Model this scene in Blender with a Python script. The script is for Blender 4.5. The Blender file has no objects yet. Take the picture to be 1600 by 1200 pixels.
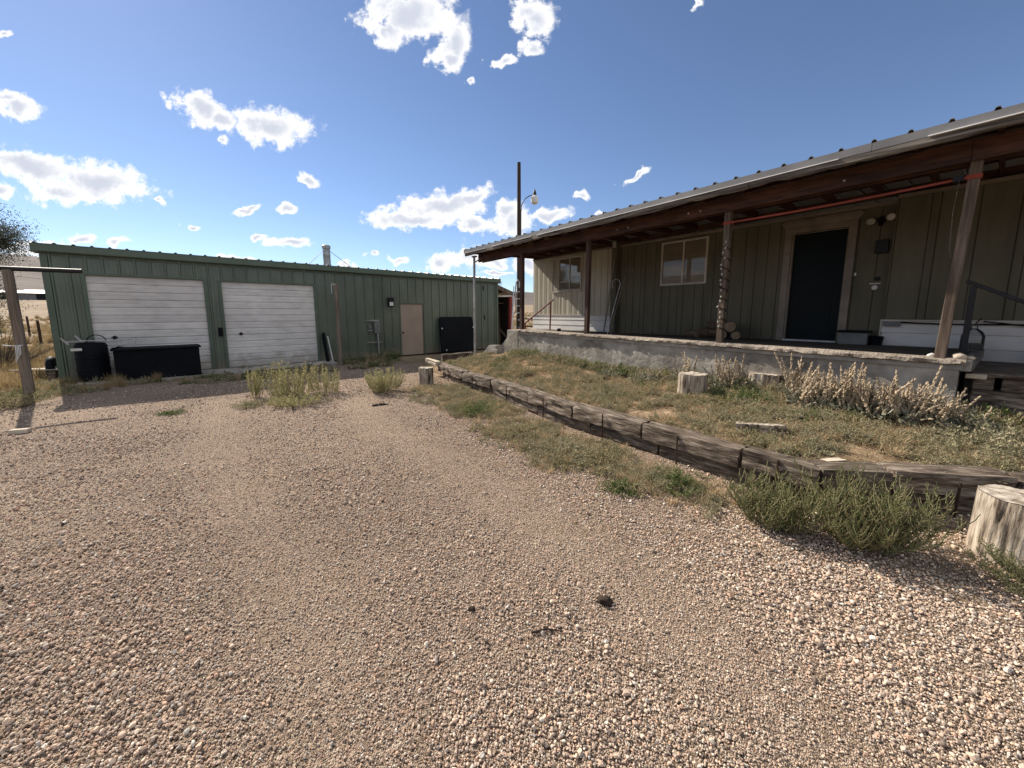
import bpy, math, random
import numpy as np
from mathutils import Vector, Matrix, noise as mnoise, Euler
R = math.radians
random.seed(7)
rng = np.random.default_rng(11)
SC = bpy.context.scene
COL = SC.collection

# ------------------------------------------------------------------ camera
cam_d = bpy.data.cameras.new('camera')
cam_d.sensor_width = 36.0
cam_d.lens = 13.5225
cam_d.shift_y = -27 / 1600
cam_d.clip_start = 0.05
cam_d.clip_end = 8000
cam = bpy.data.objects.new('camera', cam_d)
cam.location = (0, 0, 1.675)
cam.rotation_euler = (R(90 - 7.9), 0, 0)
COL.objects.link(cam)
SC.camera = cam

# ------------------------------------------------------------------ exposure
SC.view_settings.view_transform = 'Standard'
SC.view_settings.look = 'None'
SC.view_settings.exposure = 0.7
SC.view_settings.gamma = 1.0
SC.view_settings.use_curve_mapping = False
SC.render.engine = 'CYCLES'
SC.cycles.max_bounces = 8
SC.cycles.diffuse_bounces = 4
SC.cycles.transparent_max_bounces = 8

# ------------------------------------------------------------------ sun and sky
SUN_AZ, SUN_EL = 50.0, 38.0          # degrees left of straight ahead, degrees above the horizon
sun_dir = Vector((-math.sin(R(SUN_AZ)) * math.cos(R(SUN_EL)), math.cos(R(SUN_AZ)) * math.cos(R(SUN_EL)), math.sin(R(SUN_EL))))
sl = bpy.data.lights.new('sun', 'SUN')
sl.energy = 5.0
sl.angle = R(0.53)
sl.color = (1.0, 0.91, 0.79)
so = bpy.data.objects.new('sun', sl)
so.rotation_euler = sun_dir.to_track_quat('Z', 'Y').to_euler()
so.location = (-20, 20, 25)
COL.objects.link(so)

SKY_STRENGTH = 0.11
W = bpy.data.worlds.new('World')
SC.world = W
W.use_nodes = True
wt = W.node_tree
wt.nodes.clear()


def wn(t, **kw):
    n = wt.nodes.new(t)
    for k, v in kw.items():
        setattr(n, k, v)
    return n


def wmath(op, a, b=None, c=None, clamp=False):
    n = wn('ShaderNodeMath', operation=op)
    n.use_clamp = clamp
    for i, x in enumerate((a, b, c)):
        if x is None:
            continue
        if isinstance(x, (int, float)):
            n.inputs[i].default_value = x
        else:
            wt.links.new(x, n.inputs[i])
    return n.outputs[0]


def wvec(op, a, b, out=0):
    n = wn('ShaderNodeVectorMath', operation=op)
    for i, x in enumerate((a, b)):
        if x is None:
            continue
        if isinstance(x, (tuple, list)):
            n.inputs[i].default_value = x
        else:
            wt.links.new(x, n.inputs[i])
    return n.outputs[out]


sky = wn('ShaderNodeTexSky')
sky.sky_type = 'NISHITA'
sky.sun_disc = False
sky.sun_elevation = R(SUN_EL)
sky.sun_rotation = R(-SUN_AZ)
sky.altitude = 1800
sky.air_density = 1.0
sky.dust_density = 0.3
sky.ozone_density = 3.0
tc = wn('ShaderNodeTexCoord')
sep = wn('ShaderNodeSeparateXYZ')
wt.links.new(tc.outputs['Generated'], sep.inputs[0])
ysafe = wmath('MAXIMUM', sep.outputs[1], 0.02)
px = wmath('DIVIDE', sep.outputs[0], ysafe)
pz = wmath('DIVIDE', sep.outputs[2], ysafe)
cmb = wn('ShaderNodeCombineXYZ')
wt.links.new(px, cmb.inputs[0])
wt.links.new(pz, cmb.inputs[1])
P0 = cmb.outputs[0]


def wnoise(vec, scale, detail=4, rough=0.55, stretch=None):
    if stretch:
        vec = wvec('MULTIPLY', vec, stretch)
    n = wn('ShaderNodeTexNoise')
    n.inputs['Scale'].default_value = scale
    n.inputs['Detail'].default_value = detail
    n.inputs['Roughness'].default_value = rough
    wt.links.new(vec, n.inputs['Vector'])
    return n


w1 = wnoise(P0, 7, 3)
w2 = wnoise(P0, 26, 4)
warp = wvec('ADD', wvec('MULTIPLY', wvec('SUBTRACT', w1.outputs['Color'], (.5, .5, .5)), (.09, .06, 0)),
            wvec('MULTIPLY', wvec('SUBTRACT', w2.outputs['Color'], (.5, .5, .5)), (.045, .035, 0)))
PW = wvec('ADD', P0, warp)
# cumulus seen that afternoon: direction (x/y, z/y), half sizes, tilt in degrees
CLOUDS = [
    (-0.2382, 0.6956, 0.1301, 0.0717, 0), (-0.1427, 0.6364, 0.0438, 0.0730, 0), (-0.1511, 0.6009, 0.0508, 0.0307, 0), (-0.2905, 0.6594, 0.0402, 0.0514, 20),
    (-0.2060, 0.7719, 0.1483, 0.0583, 0), (0.0522, 0.6902, 0.0534, 0.0508, 0), (0.0422, 0.6174, 0.0371, 0.0245, 0), (-0.0227, 0.5831, 0.0339, 0.0139, 0),
    (-0.0944, 0.5484, 0.0153, 0.0094, 0), (-0.7553, 0.4936, 0.0791, 0.0415, -15), (-0.6936, 0.4666, 0.0518, 0.0257, 0), (-0.5793, 0.4523, 0.1073, 0.0484, -8),
    (-0.7029, 0.4220, 0.0209, 0.0130, 0), (-0.5034, 0.3281, 0.0335, 0.0184, -15), (-1.1898, 0.4936, 0.0757, 0.0322, 0), (-1.2095, 0.5120, 0.0514, 0.0192, 0),
    (-1.1676, 0.3533, 0.1580, 0.0436, -12), (-1.0238, 0.3192, 0.1623, 0.0557, -8), (-1.2484, 0.2968, 0.0389, 0.0239, 0), (-1.1141, 0.2968, 0.1062, 0.0341, 0),
    (-0.8688, 0.2742, 0.0142, 0.0102, 0), (-0.6550, 0.2545, 0.0463, 0.0120, 5), (-0.5627, 0.2560, 0.0249, 0.0171, 0), (-0.5562, 0.1777, 0.0666, 0.0140, 0),
    (-0.1778, 0.2636, 0.1423, 0.0441, 8), (-0.2395, 0.2255, 0.1395, 0.0258, 0), (-0.1039, 0.2178, 0.0716, 0.0258, 0), (-0.0982, 0.2787, 0.0426, 0.0237, 20),
    (0.0000, 0.2286, 0.0608, 0.0446, 0), (0.0796, 0.2454, 0.0749, 0.0188, 5), (-0.0079, 0.2545, 0.0427, 0.0272, 0), (0.2985, 0.3371, 0.0387, 0.0116, 25),
    (-0.1780, 0.1308, 0.0471, 0.0265, 0), (-0.1099, 0.1402, 0.0579, 0.0352, 0), (-0.2879, 0.1339, 0.0326, 0.0123, 0), (-0.7991, 0.2178, 0.0251, 0.0087, 0),
    (-0.6386, 0.1901, 0.0198, 0.0087, 0), (-1.0797, 0.1808, 0.0504, 0.0123, 0), (-0.9814, 0.1715, 0.0396, 0.0106, 0), (-1.2015, 0.1543, 0.1120, 0.0195, 3),
    (-1.2541, 0.1308, 0.0725, 0.0125, 0), (-0.6949, 0.1402, 0.0615, 0.0124, 0), (-0.4213, 0.1213, 0.0327, 0.0106, 0), (0.1739, 0.2938, 0.0177, 0.0168, 0),
    (0.2164, 0.2499, 0.0178, 0.0085, 0), (-0.0405, 0.1261, 0.0363, 0.0159, 0), (0.0421, 0.1229, 0.0435, 0.0212, 0), (-0.0406, 0.1024, 0.0582, 0.0071, 0),
    (-0.3634, 0.1434, 0.0181, 0.0070, 0), (-1.1691, 0.6526, 0.0201, 0.0092, 20), (0.4339, 0.7089, 0.0166, 0.0104, 0),
]
mx = None
for (cx, cz, a, b, t) in CLOUDS:
    d = wvec('SUBTRACT', PW, (cx, cz, 0))
    if t:
        vr = wn('ShaderNodeVectorRotate', rotation_type='Z_AXIS')
        wt.links.new(d, vr.inputs['Vector'])
        vr.inputs['Angle'].default_value = R(-t)
        d = vr.outputs[0]
    d = wvec('MULTIPLY', d, (1 / a, 1 / b, 0))
    ln = wvec('LENGTH', d, None, out=1)
    m = wmath('SUBTRACT', 1.0, ln)
    mx = m if mx is None else wmath('MAXIMUM', mx, m)
f1 = wnoise(P0, 26, 10, 0.66)
f2 = wnoise(P0, 9, 5, 0.6)
fl = wmath('MULTIPLY', wmath('SUBTRACT', f1.outputs[0], 0.5), 2.2)
body = wmath('ADD', mx, fl)
body = wmath('ADD', body, wmath('MULTIPLY', wmath('SUBTRACT', f2.outputs[0], 0.5), 0.5))
front = wmath('GREATER_THAN', sep.outputs[1], 0.03)


def wmap(v, a, b, c=0.0, d=1.0, kind='SMOOTHSTEP'):
    n = wn('ShaderNodeMapRange', interpolation_type=kind)
    n.inputs['From Min'].default_value = a
    n.inputs['From Max'].default_value = b
    n.inputs['To Min'].default_value = c
    n.inputs['To Max'].default_value = d
    wt.links.new(v, n.inputs['Value'])
    return n.outputs[0]


alpha = wmap(body, -0.06, 0.46)
alpha = wmath('MULTIPLY', alpha, front)
# unseen broken cumulus overhead and behind, added and thickened as neutral fill light
fwd = wn('ShaderNodeVectorMath', operation='DOT_PRODUCT')
wt.links.new(tc.outputs['Generated'], fwd.inputs[0])
fwd.inputs[1].default_value = (0, .99, -.137)
outside = wmap(fwd.outputs['Value'], .44, .30)
zsafe = wmath('MAXIMUM', sep.outputs[2], 0.06)
cq = wn('ShaderNodeCombineXYZ')
wt.links.new(wmath('DIVIDE', sep.outputs[0], zsafe), cq.inputs[0])
wt.links.new(wmath('DIVIDE', sep.outputs[1], zsafe), cq.inputs[1])
g1 = wnoise(cq.outputs[0], .9, 8, 0.58)
rest = wmath('MULTIPLY', wmap(g1.outputs[0], .45, .58), outside)
rest = wmath('MULTIPLY', rest, wmap(sep.outputs[2], .0, .12))
alpha = wmath('MAXIMUM', alpha, rest)
core = wmap(wmath('ADD', mx, wmath('ADD', wmath('MULTIPLY', wmath('SUBTRACT', f2.outputs[0], 0.5), 1.0), wmath('MULTIPLY', wmath('SUBTRACT', f1.outputs[0], 0.5), .9))), 0.28, 0.95)
cmix = wn('ShaderNodeMix', data_type='RGBA')
wt.links.new(core, cmix.inputs[0])
cmix.inputs[6].default_value = (.72 / SKY_STRENGTH, .715 / SKY_STRENGTH, .71 / SKY_STRENGTH, 1)
cmix.inputs[7].default_value = (0.42 / SKY_STRENGTH, 0.445 / SKY_STRENGTH, 0.51 / SKY_STRENGTH, 1)
smix = wn('ShaderNodeMix', data_type='RGBA')
wt.links.new(alpha, smix.inputs[0])
wt.links.new(wvec('MULTIPLY', sky.outputs[0], (.80, .765, .775)), smix.inputs[6])   # daylight white balance
wt.links.new(cmix.outputs[2], smix.inputs[7])
bg = wn('ShaderNodeBackground')
bg.inputs['Strength'].default_value = SKY_STRENGTH
wt.links.new(smix.outputs[2], bg.inputs[0])
wo = wn('ShaderNodeOutputWorld')
wt.links.new(bg.outputs[0], wo.inputs[0])

# ------------------------------------------------------------------ materials


def mat(name, cols, scale=5.0, stretch=(1, 1, 1), detail=6, rough=0.8, bump=0.3, bdist=0.01, rnd=0.0,
        island=False, metallic=0.0, trans=0.0, span=(0.3, 0.7), spec=0.3, big=0.25, bigscale=0.8, coat=None, bscale=None, ndist=0.0, dirt=None):
    m = bpy.data.materials.new(name)
    m.use_nodes = True
    nt = m.node_tree
    nt.nodes.clear()

    def nn(t, **kw):
        n = nt.nodes.new(t)
        for k, v in kw.items():
            setattr(n, k, v)
        return n
    L = nt.links.new
    out = nn('ShaderNodeOutputMaterial')
    pr = nn('ShaderNodeBsdfPrincipled')
    pr.inputs['Roughness'].default_value = rough
    pr.inputs['Metallic'].default_value = metallic
    pr.inputs['Specular IOR Level'].default_value = spec
    tcn = nn('ShaderNodeTexCoord')
    mp = nn('ShaderNodeMapping')
    mp.inputs['Scale'].default_value = stretch
    L(tcn.outputs['Object'], mp.inputs[0])
    nz = nn('ShaderNodeTexNoise')
    nz.inputs['Scale'].default_value = scale
    nz.inputs['Detail'].default_value = detail
    nz.inputs['Roughness'].default_value = 0.6
    nz.inputs['Distortion'].default_value = ndist
    L(mp.outputs[0], nz.inputs['Vector'])
    rp = nn('ShaderNodeValToRGB')
    els = rp.color_ramp.elements
    k = len(cols)
    while len(els) < k:
        els.new(0.5)
    for i, c in enumerate(cols):
        els[i].position = span[0] + (span[1] - span[0]) * (i / max(1, k - 1)) if not island else i / max(1, k - 1)
        els[i].color = (*c, 1)
    if island:
        ge = nn('ShaderNodeNewGeometry')
        L(ge.outputs['Random Per Island'], rp.inputs[0])
    else:
        L(nz.outputs[0], rp.inputs[0])
    col = rp.outputs[0]
    if big:
        n2 = nn('ShaderNodeTexNoise')
        n2.inputs['Scale'].default_value = bigscale
        n2.inputs['Detail'].default_value = 4
        L(tcn.outputs['Object'], n2.inputs['Vector'])
        mr = nn('ShaderNodeMapRange')
        mr.inputs['From Min'].default_value = 0.3
        mr.inputs['From Max'].default_value = 0.7
        mr.inputs['To Min'].default_value = 1 - big
        mr.inputs['To Max'].default_value = 1 + big
        L(n2.outputs[0], mr.inputs[0])
        mm = nn('ShaderNodeVectorMath', operation='SCALE')
        L(col, mm.inputs[0])
        L(mr.outputs[0], mm.inputs['Scale'])
        col = mm.outputs[0]
    if rnd:
        oi = nn('ShaderNodeObjectInfo')
        mr = nn('ShaderNodeMapRange')
        mr.inputs['To Min'].default_value = 1 - rnd
        mr.inputs['To Max'].default_value = 1 + rnd
        L(oi.outputs['Random'], mr.inputs[0])
        mm = nn('ShaderNodeVectorMath', operation='SCALE')
        L(col, mm.inputs[0])
        L(mr.outputs[0], mm.inputs['Scale'])
        col = mm.outputs[0]
    if dirt:
        # splashed dust and grime near the ground, ragged by noise
        zc, zh, dcol, amt = dirt
        sz = nn('ShaderNodeSeparateXYZ')
        L(tcn.outputs['Object'], sz.inputs[0])
        n4 = nn('ShaderNodeTexNoise')
        n4.inputs['Scale'].default_value = 5
        n4.inputs['Detail'].default_value = 6
        L(tcn.outputs['Object'], n4.inputs['Vector'])
        ad = nn('ShaderNodeMath', operation='MULTIPLY_ADD')
        L(n4.outputs[0], ad.inputs[0])
        ad.inputs[1].default_value = -1.6 * zh
        L(sz.outputs[2], ad.inputs[2])
        m4 = nn('ShaderNodeMapRange')
        m4.interpolation_type = 'SMOOTHSTEP'
        m4.inputs['From Min'].default_value = zc - .8 * zh + zh * .5
        m4.inputs['From Max'].default_value = zc - .8 * zh - zh * .4
        m4.inputs['To Max'].default_value = amt
        L(ad.outputs[0], m4.inputs[0])
        mxd = nn('ShaderNodeMix', data_type='RGBA')
        L(m4.outputs[0], mxd.inputs[0])
        L(col, mxd.inputs[6])
        mxd.inputs[7].default_value = (*dcol, 1)
        col = mxd.outputs[2]
    L(col, pr.inputs['Base Color'])
    if bump:
        bn = nn('ShaderNodeBump')
        bn.inputs['Strength'].default_value = bump
        bn.inputs['Distance'].default_value = bdist
        if bscale:
            n3 = nn('ShaderNodeTexNoise')
            n3.inputs['Scale'].default_value = bscale
            n3.inputs['Detail'].default_value = 5
            L(mp.outputs[0], n3.inputs['Vector'])
            L(n3.outputs[0], bn.inputs['Height'])
        else:
            L(nz.outputs[0], bn.inputs['Height'])
        L(bn.outputs[0], pr.inputs['Normal'])
    sh = pr.outputs[0]
    if trans:
        tl = nn('ShaderNodeBsdfTranslucent')
        L(col, tl.inputs[0])
        ms = nn('ShaderNodeMixShader')
        ms.inputs[0].default_value = trans
        L(sh, ms.inputs[1])
        L(tl.outputs[0], ms.inputs[2])
        sh = ms.outputs[0]
    L(sh, out.inputs[0])
    return m


M = {}
M['green'] = mat('green_paint', [(.072, .092, .07), (.085, .108, .081), (.108, .132, .10)], 3, (1, 1, .25), rough=.36, bump=.06, bdist=.004, rnd=.08, big=.16, spec=.6, dirt=(.25, .35, (.17, .135, .10), .55))
M['green_trim'] = mat('green_trim_paint', [(.072, .10, .072), (.09, .122, .09)], 4, rough=.5, bump=.04, big=.12, spec=.4)
M['door_white'] = mat('off_white_door_paint', [(.47, .45, .43), (.57, .55, .53), (.62, .60, .575)], 2.5, (1, 1, 2.5), rough=.55, bump=.05, bdist=.003, rnd=.06, big=.13, dirt=(.30, .45, (.24, .20, .16), .6))
M['door_tan'] = mat('tan_door_paint', [(.30, .235, .185), (.34, .27, .215)], 2, rough=.6, bump=.04, big=.08)
M['black_plastic'] = mat('black_plastic', [(.004, .005, .008), (.008, .009, .012)], 6, rough=.65, spec=.1, bump=.08, big=.3)
M['black_metal'] = mat('black_metal', [(.007, .007, .008), (.016, .015, .015)], 12, spec=.2, rough=.5, bump=.1)
M['grey_metal'] = mat('galvanised_metal', [(.22, .22, .22), (.36, .36, .36), (.44, .44, .45)], 9, rough=.45, metallic=.5, bump=.05)
M['roof_metal'] = mat('grey_roof_metal', [(.16, .155, .155), (.215, .21, .205)], 2.5, rough=.5, metallic=.3, bump=.04, big=.12)
M['white_metal'] = mat('white_metal', [(.62, .62, .61), (.74, .74, .73)], 5, rough=.5, bump=.04)
M['aluminium'] = mat('ladder_aluminium', [(.55, .55, .55), (.68, .68, .68)], 8, rough=.4, metallic=.7, bump=.02)
M['concrete'] = mat('concrete', [(.20, .185, .165), (.30, .28, .25), (.38, .355, .32)], 5, rough=.95, bump=.6, bdist=.012, big=.2, bscale=18)
M['stucco'] = mat('cracked_plaster', [(.17, .152, .13), (.27, .245, .21), (.37, .34, .295)], 2.6, rough=.95, bump=.7, bdist=.02, big=.28, bigscale=1.6, bscale=14, span=(.36, .62))
M['cap'] = mat('crumbly_concrete', [(.14, .115, .09), (.25, .21, .17), (.34, .295, .245)], 14, rough=.95, bump=1.0, bdist=.02, bscale=40, big=.25)
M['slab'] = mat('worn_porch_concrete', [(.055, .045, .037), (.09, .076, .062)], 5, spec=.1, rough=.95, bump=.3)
M['siding'] = mat('olive_siding', [(.078, .071, .047), (.10, .091, .061), (.116, .106, .073)], 4, (1, 1, .12), rough=.75, bump=.12, bdist=.004, rnd=.06, big=.10)
M['siding_light'] = mat('weathered_cream_siding', [(.30, .275, .21), (.36, .33, .26), (.41, .38, .305)], 3, (1, 1, .2), rough=.6, bump=.08, bdist=.004, rnd=.05, big=.10)
M['skirt'] = mat('white_skirting_paint', [(.47, .45, .42), (.58, .56, .53), (.64, .62, .59)], 4, (.3, 1, 1), rough=.7, bump=.12, rnd=.05, big=.1)
M['trim'] = mat('beige_trim_paint', [(.15, .125, .098), (.215, .18, .145)], 6, rough=.7, bump=.1)
M['frame_white'] = mat('window_frame_paint', [(.34, .30, .25), (.44, .40, .34)], 6, rough=.6, bump=.04)
M['redwood'] = mat('red_brown_stained_wood', [(.020, .009, .006), (.055, .023, .014), (.115, .050, .030)], 3.6, (.7, 5, 5), rough=.7, bump=.25, bdist=.006, rnd=.18, big=.2)
M['redwood_y'] = mat('red_brown_rafter_wood', [(.030, .011, .007), (.055, .02, .012), (.08, .031, .018)], 2.2, (7, .5, 7), rough=.7, bump=.25, bdist=.006, rnd=.2, big=.2)
M['fascia'] = mat('weathered_fascia_wood', [(.045, .037, .031), (.125, .108, .092), (.25, .222, .19)], 4.2, (.35, 9, 9), rough=.9, bump=.6, bdist=.008, rnd=.1, big=.25, span=(.35, .65))
M['post_dark'] = mat('dark_stained_post', [(.028, .014, .010), (.055, .030, .022), (.10, .055, .038)], 3, (9, 9, .5), rough=.75, bump=.4, bdist=.006, big=.25)
M['post_grey'] = mat('weathered_post', [(.045, .031, .022), (.12, .086, .062), (.21, .16, .12)], 3, (9, 9, .5), rough=.85, bump=.5, bdist=.008, big=.3)
M['post_field'] = mat('grey_fence_post', [(.085, .065, .05), (.17, .135, .105), (.25, .205, .165)], 3, (10, 10, .5), rough=.9, bump=.5, bdist=.008, big=.2)
M['pole'] = mat('creosoted_pole', [(.030, .019, .014), (.065, .042, .032)], 2.5, (10, 10, .4), rough=.85, bump=.3)
M['timber'] = mat('old_railway_timber', [(.036, .026, .019), (.125, .096, .071), (.30, .25, .20)], 6, (.8, 5, 5), rough=.95, bump=1.0, bdist=.02, rnd=.22, big=.3, span=(.33, .68), detail=10)
M['timber_end'] = mat('timber_end_grain', [(.08, .06, .045), (.2, .165, .13)], 18, rough=.95, bump=.8)
M['stump'] = mat('weathered_stump_wood', [(.055, .04, .03), (.27, .22, .165), (.46, .40, .325)], 4.4, (5, 5, .7), rough=.95, bump=1.0, bdist=.022, rnd=.1, big=.3, bigscale=5, span=(.36, .60), detail=9)
M['bark_log'] = mat('log_bark', [(.035, .022, .014), (.09, .06, .04), (.15, .11, .08)], 12, rough=.95, bump=1.0, bdist=.015, rnd=.2)
M['rust'] = mat('rusty_steel', [(.022, .012, .009), (.06, .032, .022)], 30, rough=.9, bump=.5)
M['dark_rail'] = mat('dark_rail_paint', [(.012, .012, .013), (.022, .022, .024)], 12, rough=.5, bump=.05)
M['red_rail'] = mat('maroon_rail_paint', [(.11, .022, .020), (.16, .035, .03)], 10, rough=.55, bump=.05)
M['red_paint'] = mat('faded_red_paint', [(.20, .035, .03), (.30, .06, .05)], 8, (1, 1, .3), rough=.8, bump=.2)
M['strap'] = mat('red_webbing', [(.22, .04, .024), (.28, .06, .036)], 30, rough=.8, bump=.1)
M['teal_door'] = mat('dark_teal_door_paint', [(.003, .006, .0075), (.0055, .0095, .012)], 3, rough=.5, bump=.03, spec=.1)
M['blind'] = mat('tan_window_blind', [(.40, .33, .28), (.50, .43, .37)], 3, (.4, 1, 14), rough=.8, bump=.2)
M['bulb'] = mat('frosted_bulb', [(.28, .275, .24), (.36, .35, .31)], 8, rough=.3, bump=0, spec=.5)
M['lens'] = mat('frosted_lamp_lens', [(.6, .6, .58), (.72, .72, .7)], 8, rough=.3, bump=0, spec=.5)
M['grey_plastic'] = mat('grey_plastic', [(.10, .105, .10), (.145, .15, .145)], 5, rough=.6, bump=.05)
M['straw_soil'] = mat('dry_bed_soil', [(.16, .11, .072), (.31, .22, .14), (.42, .315, .21)], 9, rough=1, bump=.8, bdist=.02, bscale=60, big=.25, bigscale=1.3)
M['field'] = mat('dry_field_soil', [(.15, .11, .068), (.23, .17, .105), (.29, .22, .14)], .9, rough=1, bump=.5, bdist=.03, bscale=14, big=.25, bigscale=.08)
M['hill'] = mat('sagebrush_hills', [(.075, .062, .056), (.11, .09, .08), (.145, .118, .10)], .02, rough=1, bump=.5, bdist=6, bscale=.05, big=.25, bigscale=.006)
M['bark'] = mat('tree_bark', [(.06, .045, .035), (.13, .105, .085)], 8, (3, 3, .6), rough=.95, bump=.8)
M['leaf_tree'] = mat('grey_green_leaves', [(.045, .055, .032), (.08, .09, .055), (.12, .125, .085)], island=True, rough=.7, bump=0, trans=.25, big=0)
M['leaf_dark'] = mat('dark_far_leaves', [(.025, .035, .022), (.05, .06, .038)], island=True, rough=.8, bump=0, big=0)
M['kochia'] = mat('kochia_green', [(.105, .12, .048), (.18, .19, .08), (.265, .255, .125), (.32, .26, .145)], island=True, rough=.75, bump=0, trans=.25, big=0)
M['kochia_pale'] = mat('pale_kochia', [(.24, .245, .095), (.35, .335, .15), (.46, .41, .215), (.52, .44, .27)], island=True, rough=.75, bump=0, trans=.3, big=0)
M['weed'] = mat('low_green_weed', [(.14, .145, .065), (.24, .22, .11), (.34, .285, .16), (.45, .35, .215)], island=True, rough=.75, bump=0, trans=.3, big=0)
M['weed_green'] = mat('fresh_green_weed', [(.075, .11, .034), (.12, .155, .05), (.19, .195, .08)], island=True, rough=.7, bump=0, trans=.3, big=0)
M['weed_grey'] = mat('grey_green_weed', [(.20, .20, .115), (.32, .29, .18), (.44, .375, .25)], island=True, rough=.8, bump=0, trans=.25, big=0)
M['straw'] = mat('dry_straw', [(.36, .25, .14), (.50, .37, .225), (.62, .49, .32)], island=True, rough=.8, bump=0, trans=.3, big=0)
M['straw_gold'] = mat('golden_dry_grass', [(.25, .175, .085), (.36, .265, .14), (.46, .36, .21)], island=True, rough=.8, bump=0, trans=.35, big=0)
M['lamb_leaf'] = mat('lambs_ear_leaf', [(.10, .11, .075), (.19, .195, .14), (.31, .30, .235)], island=True, rough=.85, bump=0, trans=.2, big=0)
M['lamb_spike'] = mat('dry_flower_spike', [(.24, .18, .12), (.38, .30, .205), (.52, .43, .315)], 60, rough=.95, bump=.9, bdist=.01, rnd=.2, big=.15)
M['rotten'] = mat('dark_rotten_wood', [(.022, .015, .011), (.065, .045, .032)], 9, (1, 6, 6), rough=.95, bump=.8)
M['pale_wood'] = mat('pale_split_wood', [(.40, .33, .24), (.58, .51, .40)], 4, (1, 7, 7), rough=.9, bump=.4)
M['log_face'] = mat('cut_log_face', [(.17, .115, .07), (.27, .19, .12)], 10, rough=.9, bump=.3)
M['cut_face'] = None


def cut_face_mat():
    m = bpy.data.materials.new('stump_cut_face')
    m.use_nodes = True
    nt = m.node_tree
    L = nt.links.new
    pr = nt.nodes['Principled BSDF']
    pr.inputs['Roughness'].default_value = .95
    pr.inputs['Specular IOR Level'].default_value = .2
    tcn = nt.nodes.new('ShaderNodeTexCoord')
    wv = nt.nodes.new('ShaderNodeTexWave')
    wv.wave_type = 'RINGS'
    wv.rings_direction = 'Z'
    wv.inputs['Scale'].default_value = 28
    wv.inputs['Distortion'].default_value = 3.0
    wv.inputs['Detail'].default_value = 3
    nz = nt.nodes.new('ShaderNodeTexNoise')
    nz.inputs['Scale'].default_value = 16
    nz.inputs['Detail'].default_value = 7
    L(tcn.outputs['Object'], wv.inputs['Vector'])
    L(tcn.outputs['Object'], nz.inputs['Vector'])
    mx_ = nt.nodes.new('ShaderNodeMath')
    mx_.operation = 'MULTIPLY_ADD'
    L(wv.outputs['Fac'], mx_.inputs[0])
    mx_.inputs[1].default_value = .10
    L(nz.outputs[0], mx_.inputs[2])
    rp = nt.nodes.new('ShaderNodeValToRGB')
    rp.color_ramp.elements[0].position = .38
    rp.color_ramp.elements[0].color = (.17, .13, .095, 1)
    rp.color_ramp.elements[1].position = .72
    rp.color_ramp.elements[1].color = (.56, .50, .42, 1)
    L(mx_.outputs[0], rp.inputs[0])
    L(rp.outputs[0], pr.inputs['Base Color'])
    bn = nt.nodes.new('ShaderNodeBump')
    bn.inputs['Strength'].default_value = .7
    bn.inputs['Distance'].default_value = .012
    L(mx_.outputs[0], bn.inputs['Height'])
    L(bn.outputs[0], pr.inputs['Normal'])
    return m


M['cut_face'] = cut_face_mat()


def glass_mat():
    """thin pane: what is behind shows through, the sky mirrors by angle"""
    m = bpy.data.materials.new('window_glass')
    m.use_nodes = True
    nt = m.node_tree
    nt.nodes.clear()
    out = nt.nodes.new('ShaderNodeOutputMaterial')
    tr = nt.nodes.new('ShaderNodeBsdfTransparent')
    tr.inputs[0].default_value = (.82, .82, .80, 1)
    gl = nt.nodes.new('ShaderNodeBsdfGlossy')
    gl.inputs['Roughness'].default_value = .03
    fr = nt.nodes.new('ShaderNodeFresnel')
    fr.inputs['IOR'].default_value = 1.37
    mx_ = nt.nodes.new('ShaderNodeMixShader')
    nt.links.new(fr.outputs[0], mx_.inputs[0])
    nt.links.new(tr.outputs[0], mx_.inputs[1])
    nt.links.new(gl.outputs[0], mx_.inputs[2])
    nt.links.new(mx_.outputs[0], out.inputs[0])
    return m


M['glass'] = glass_mat()
M['dark_glass'] = mat('dark_window_glass', [(.035, .033, .032), (.05, .046, .044)], 2, rough=.06, bump=.02, bdist=.002, spec=.8, big=0)


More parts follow.
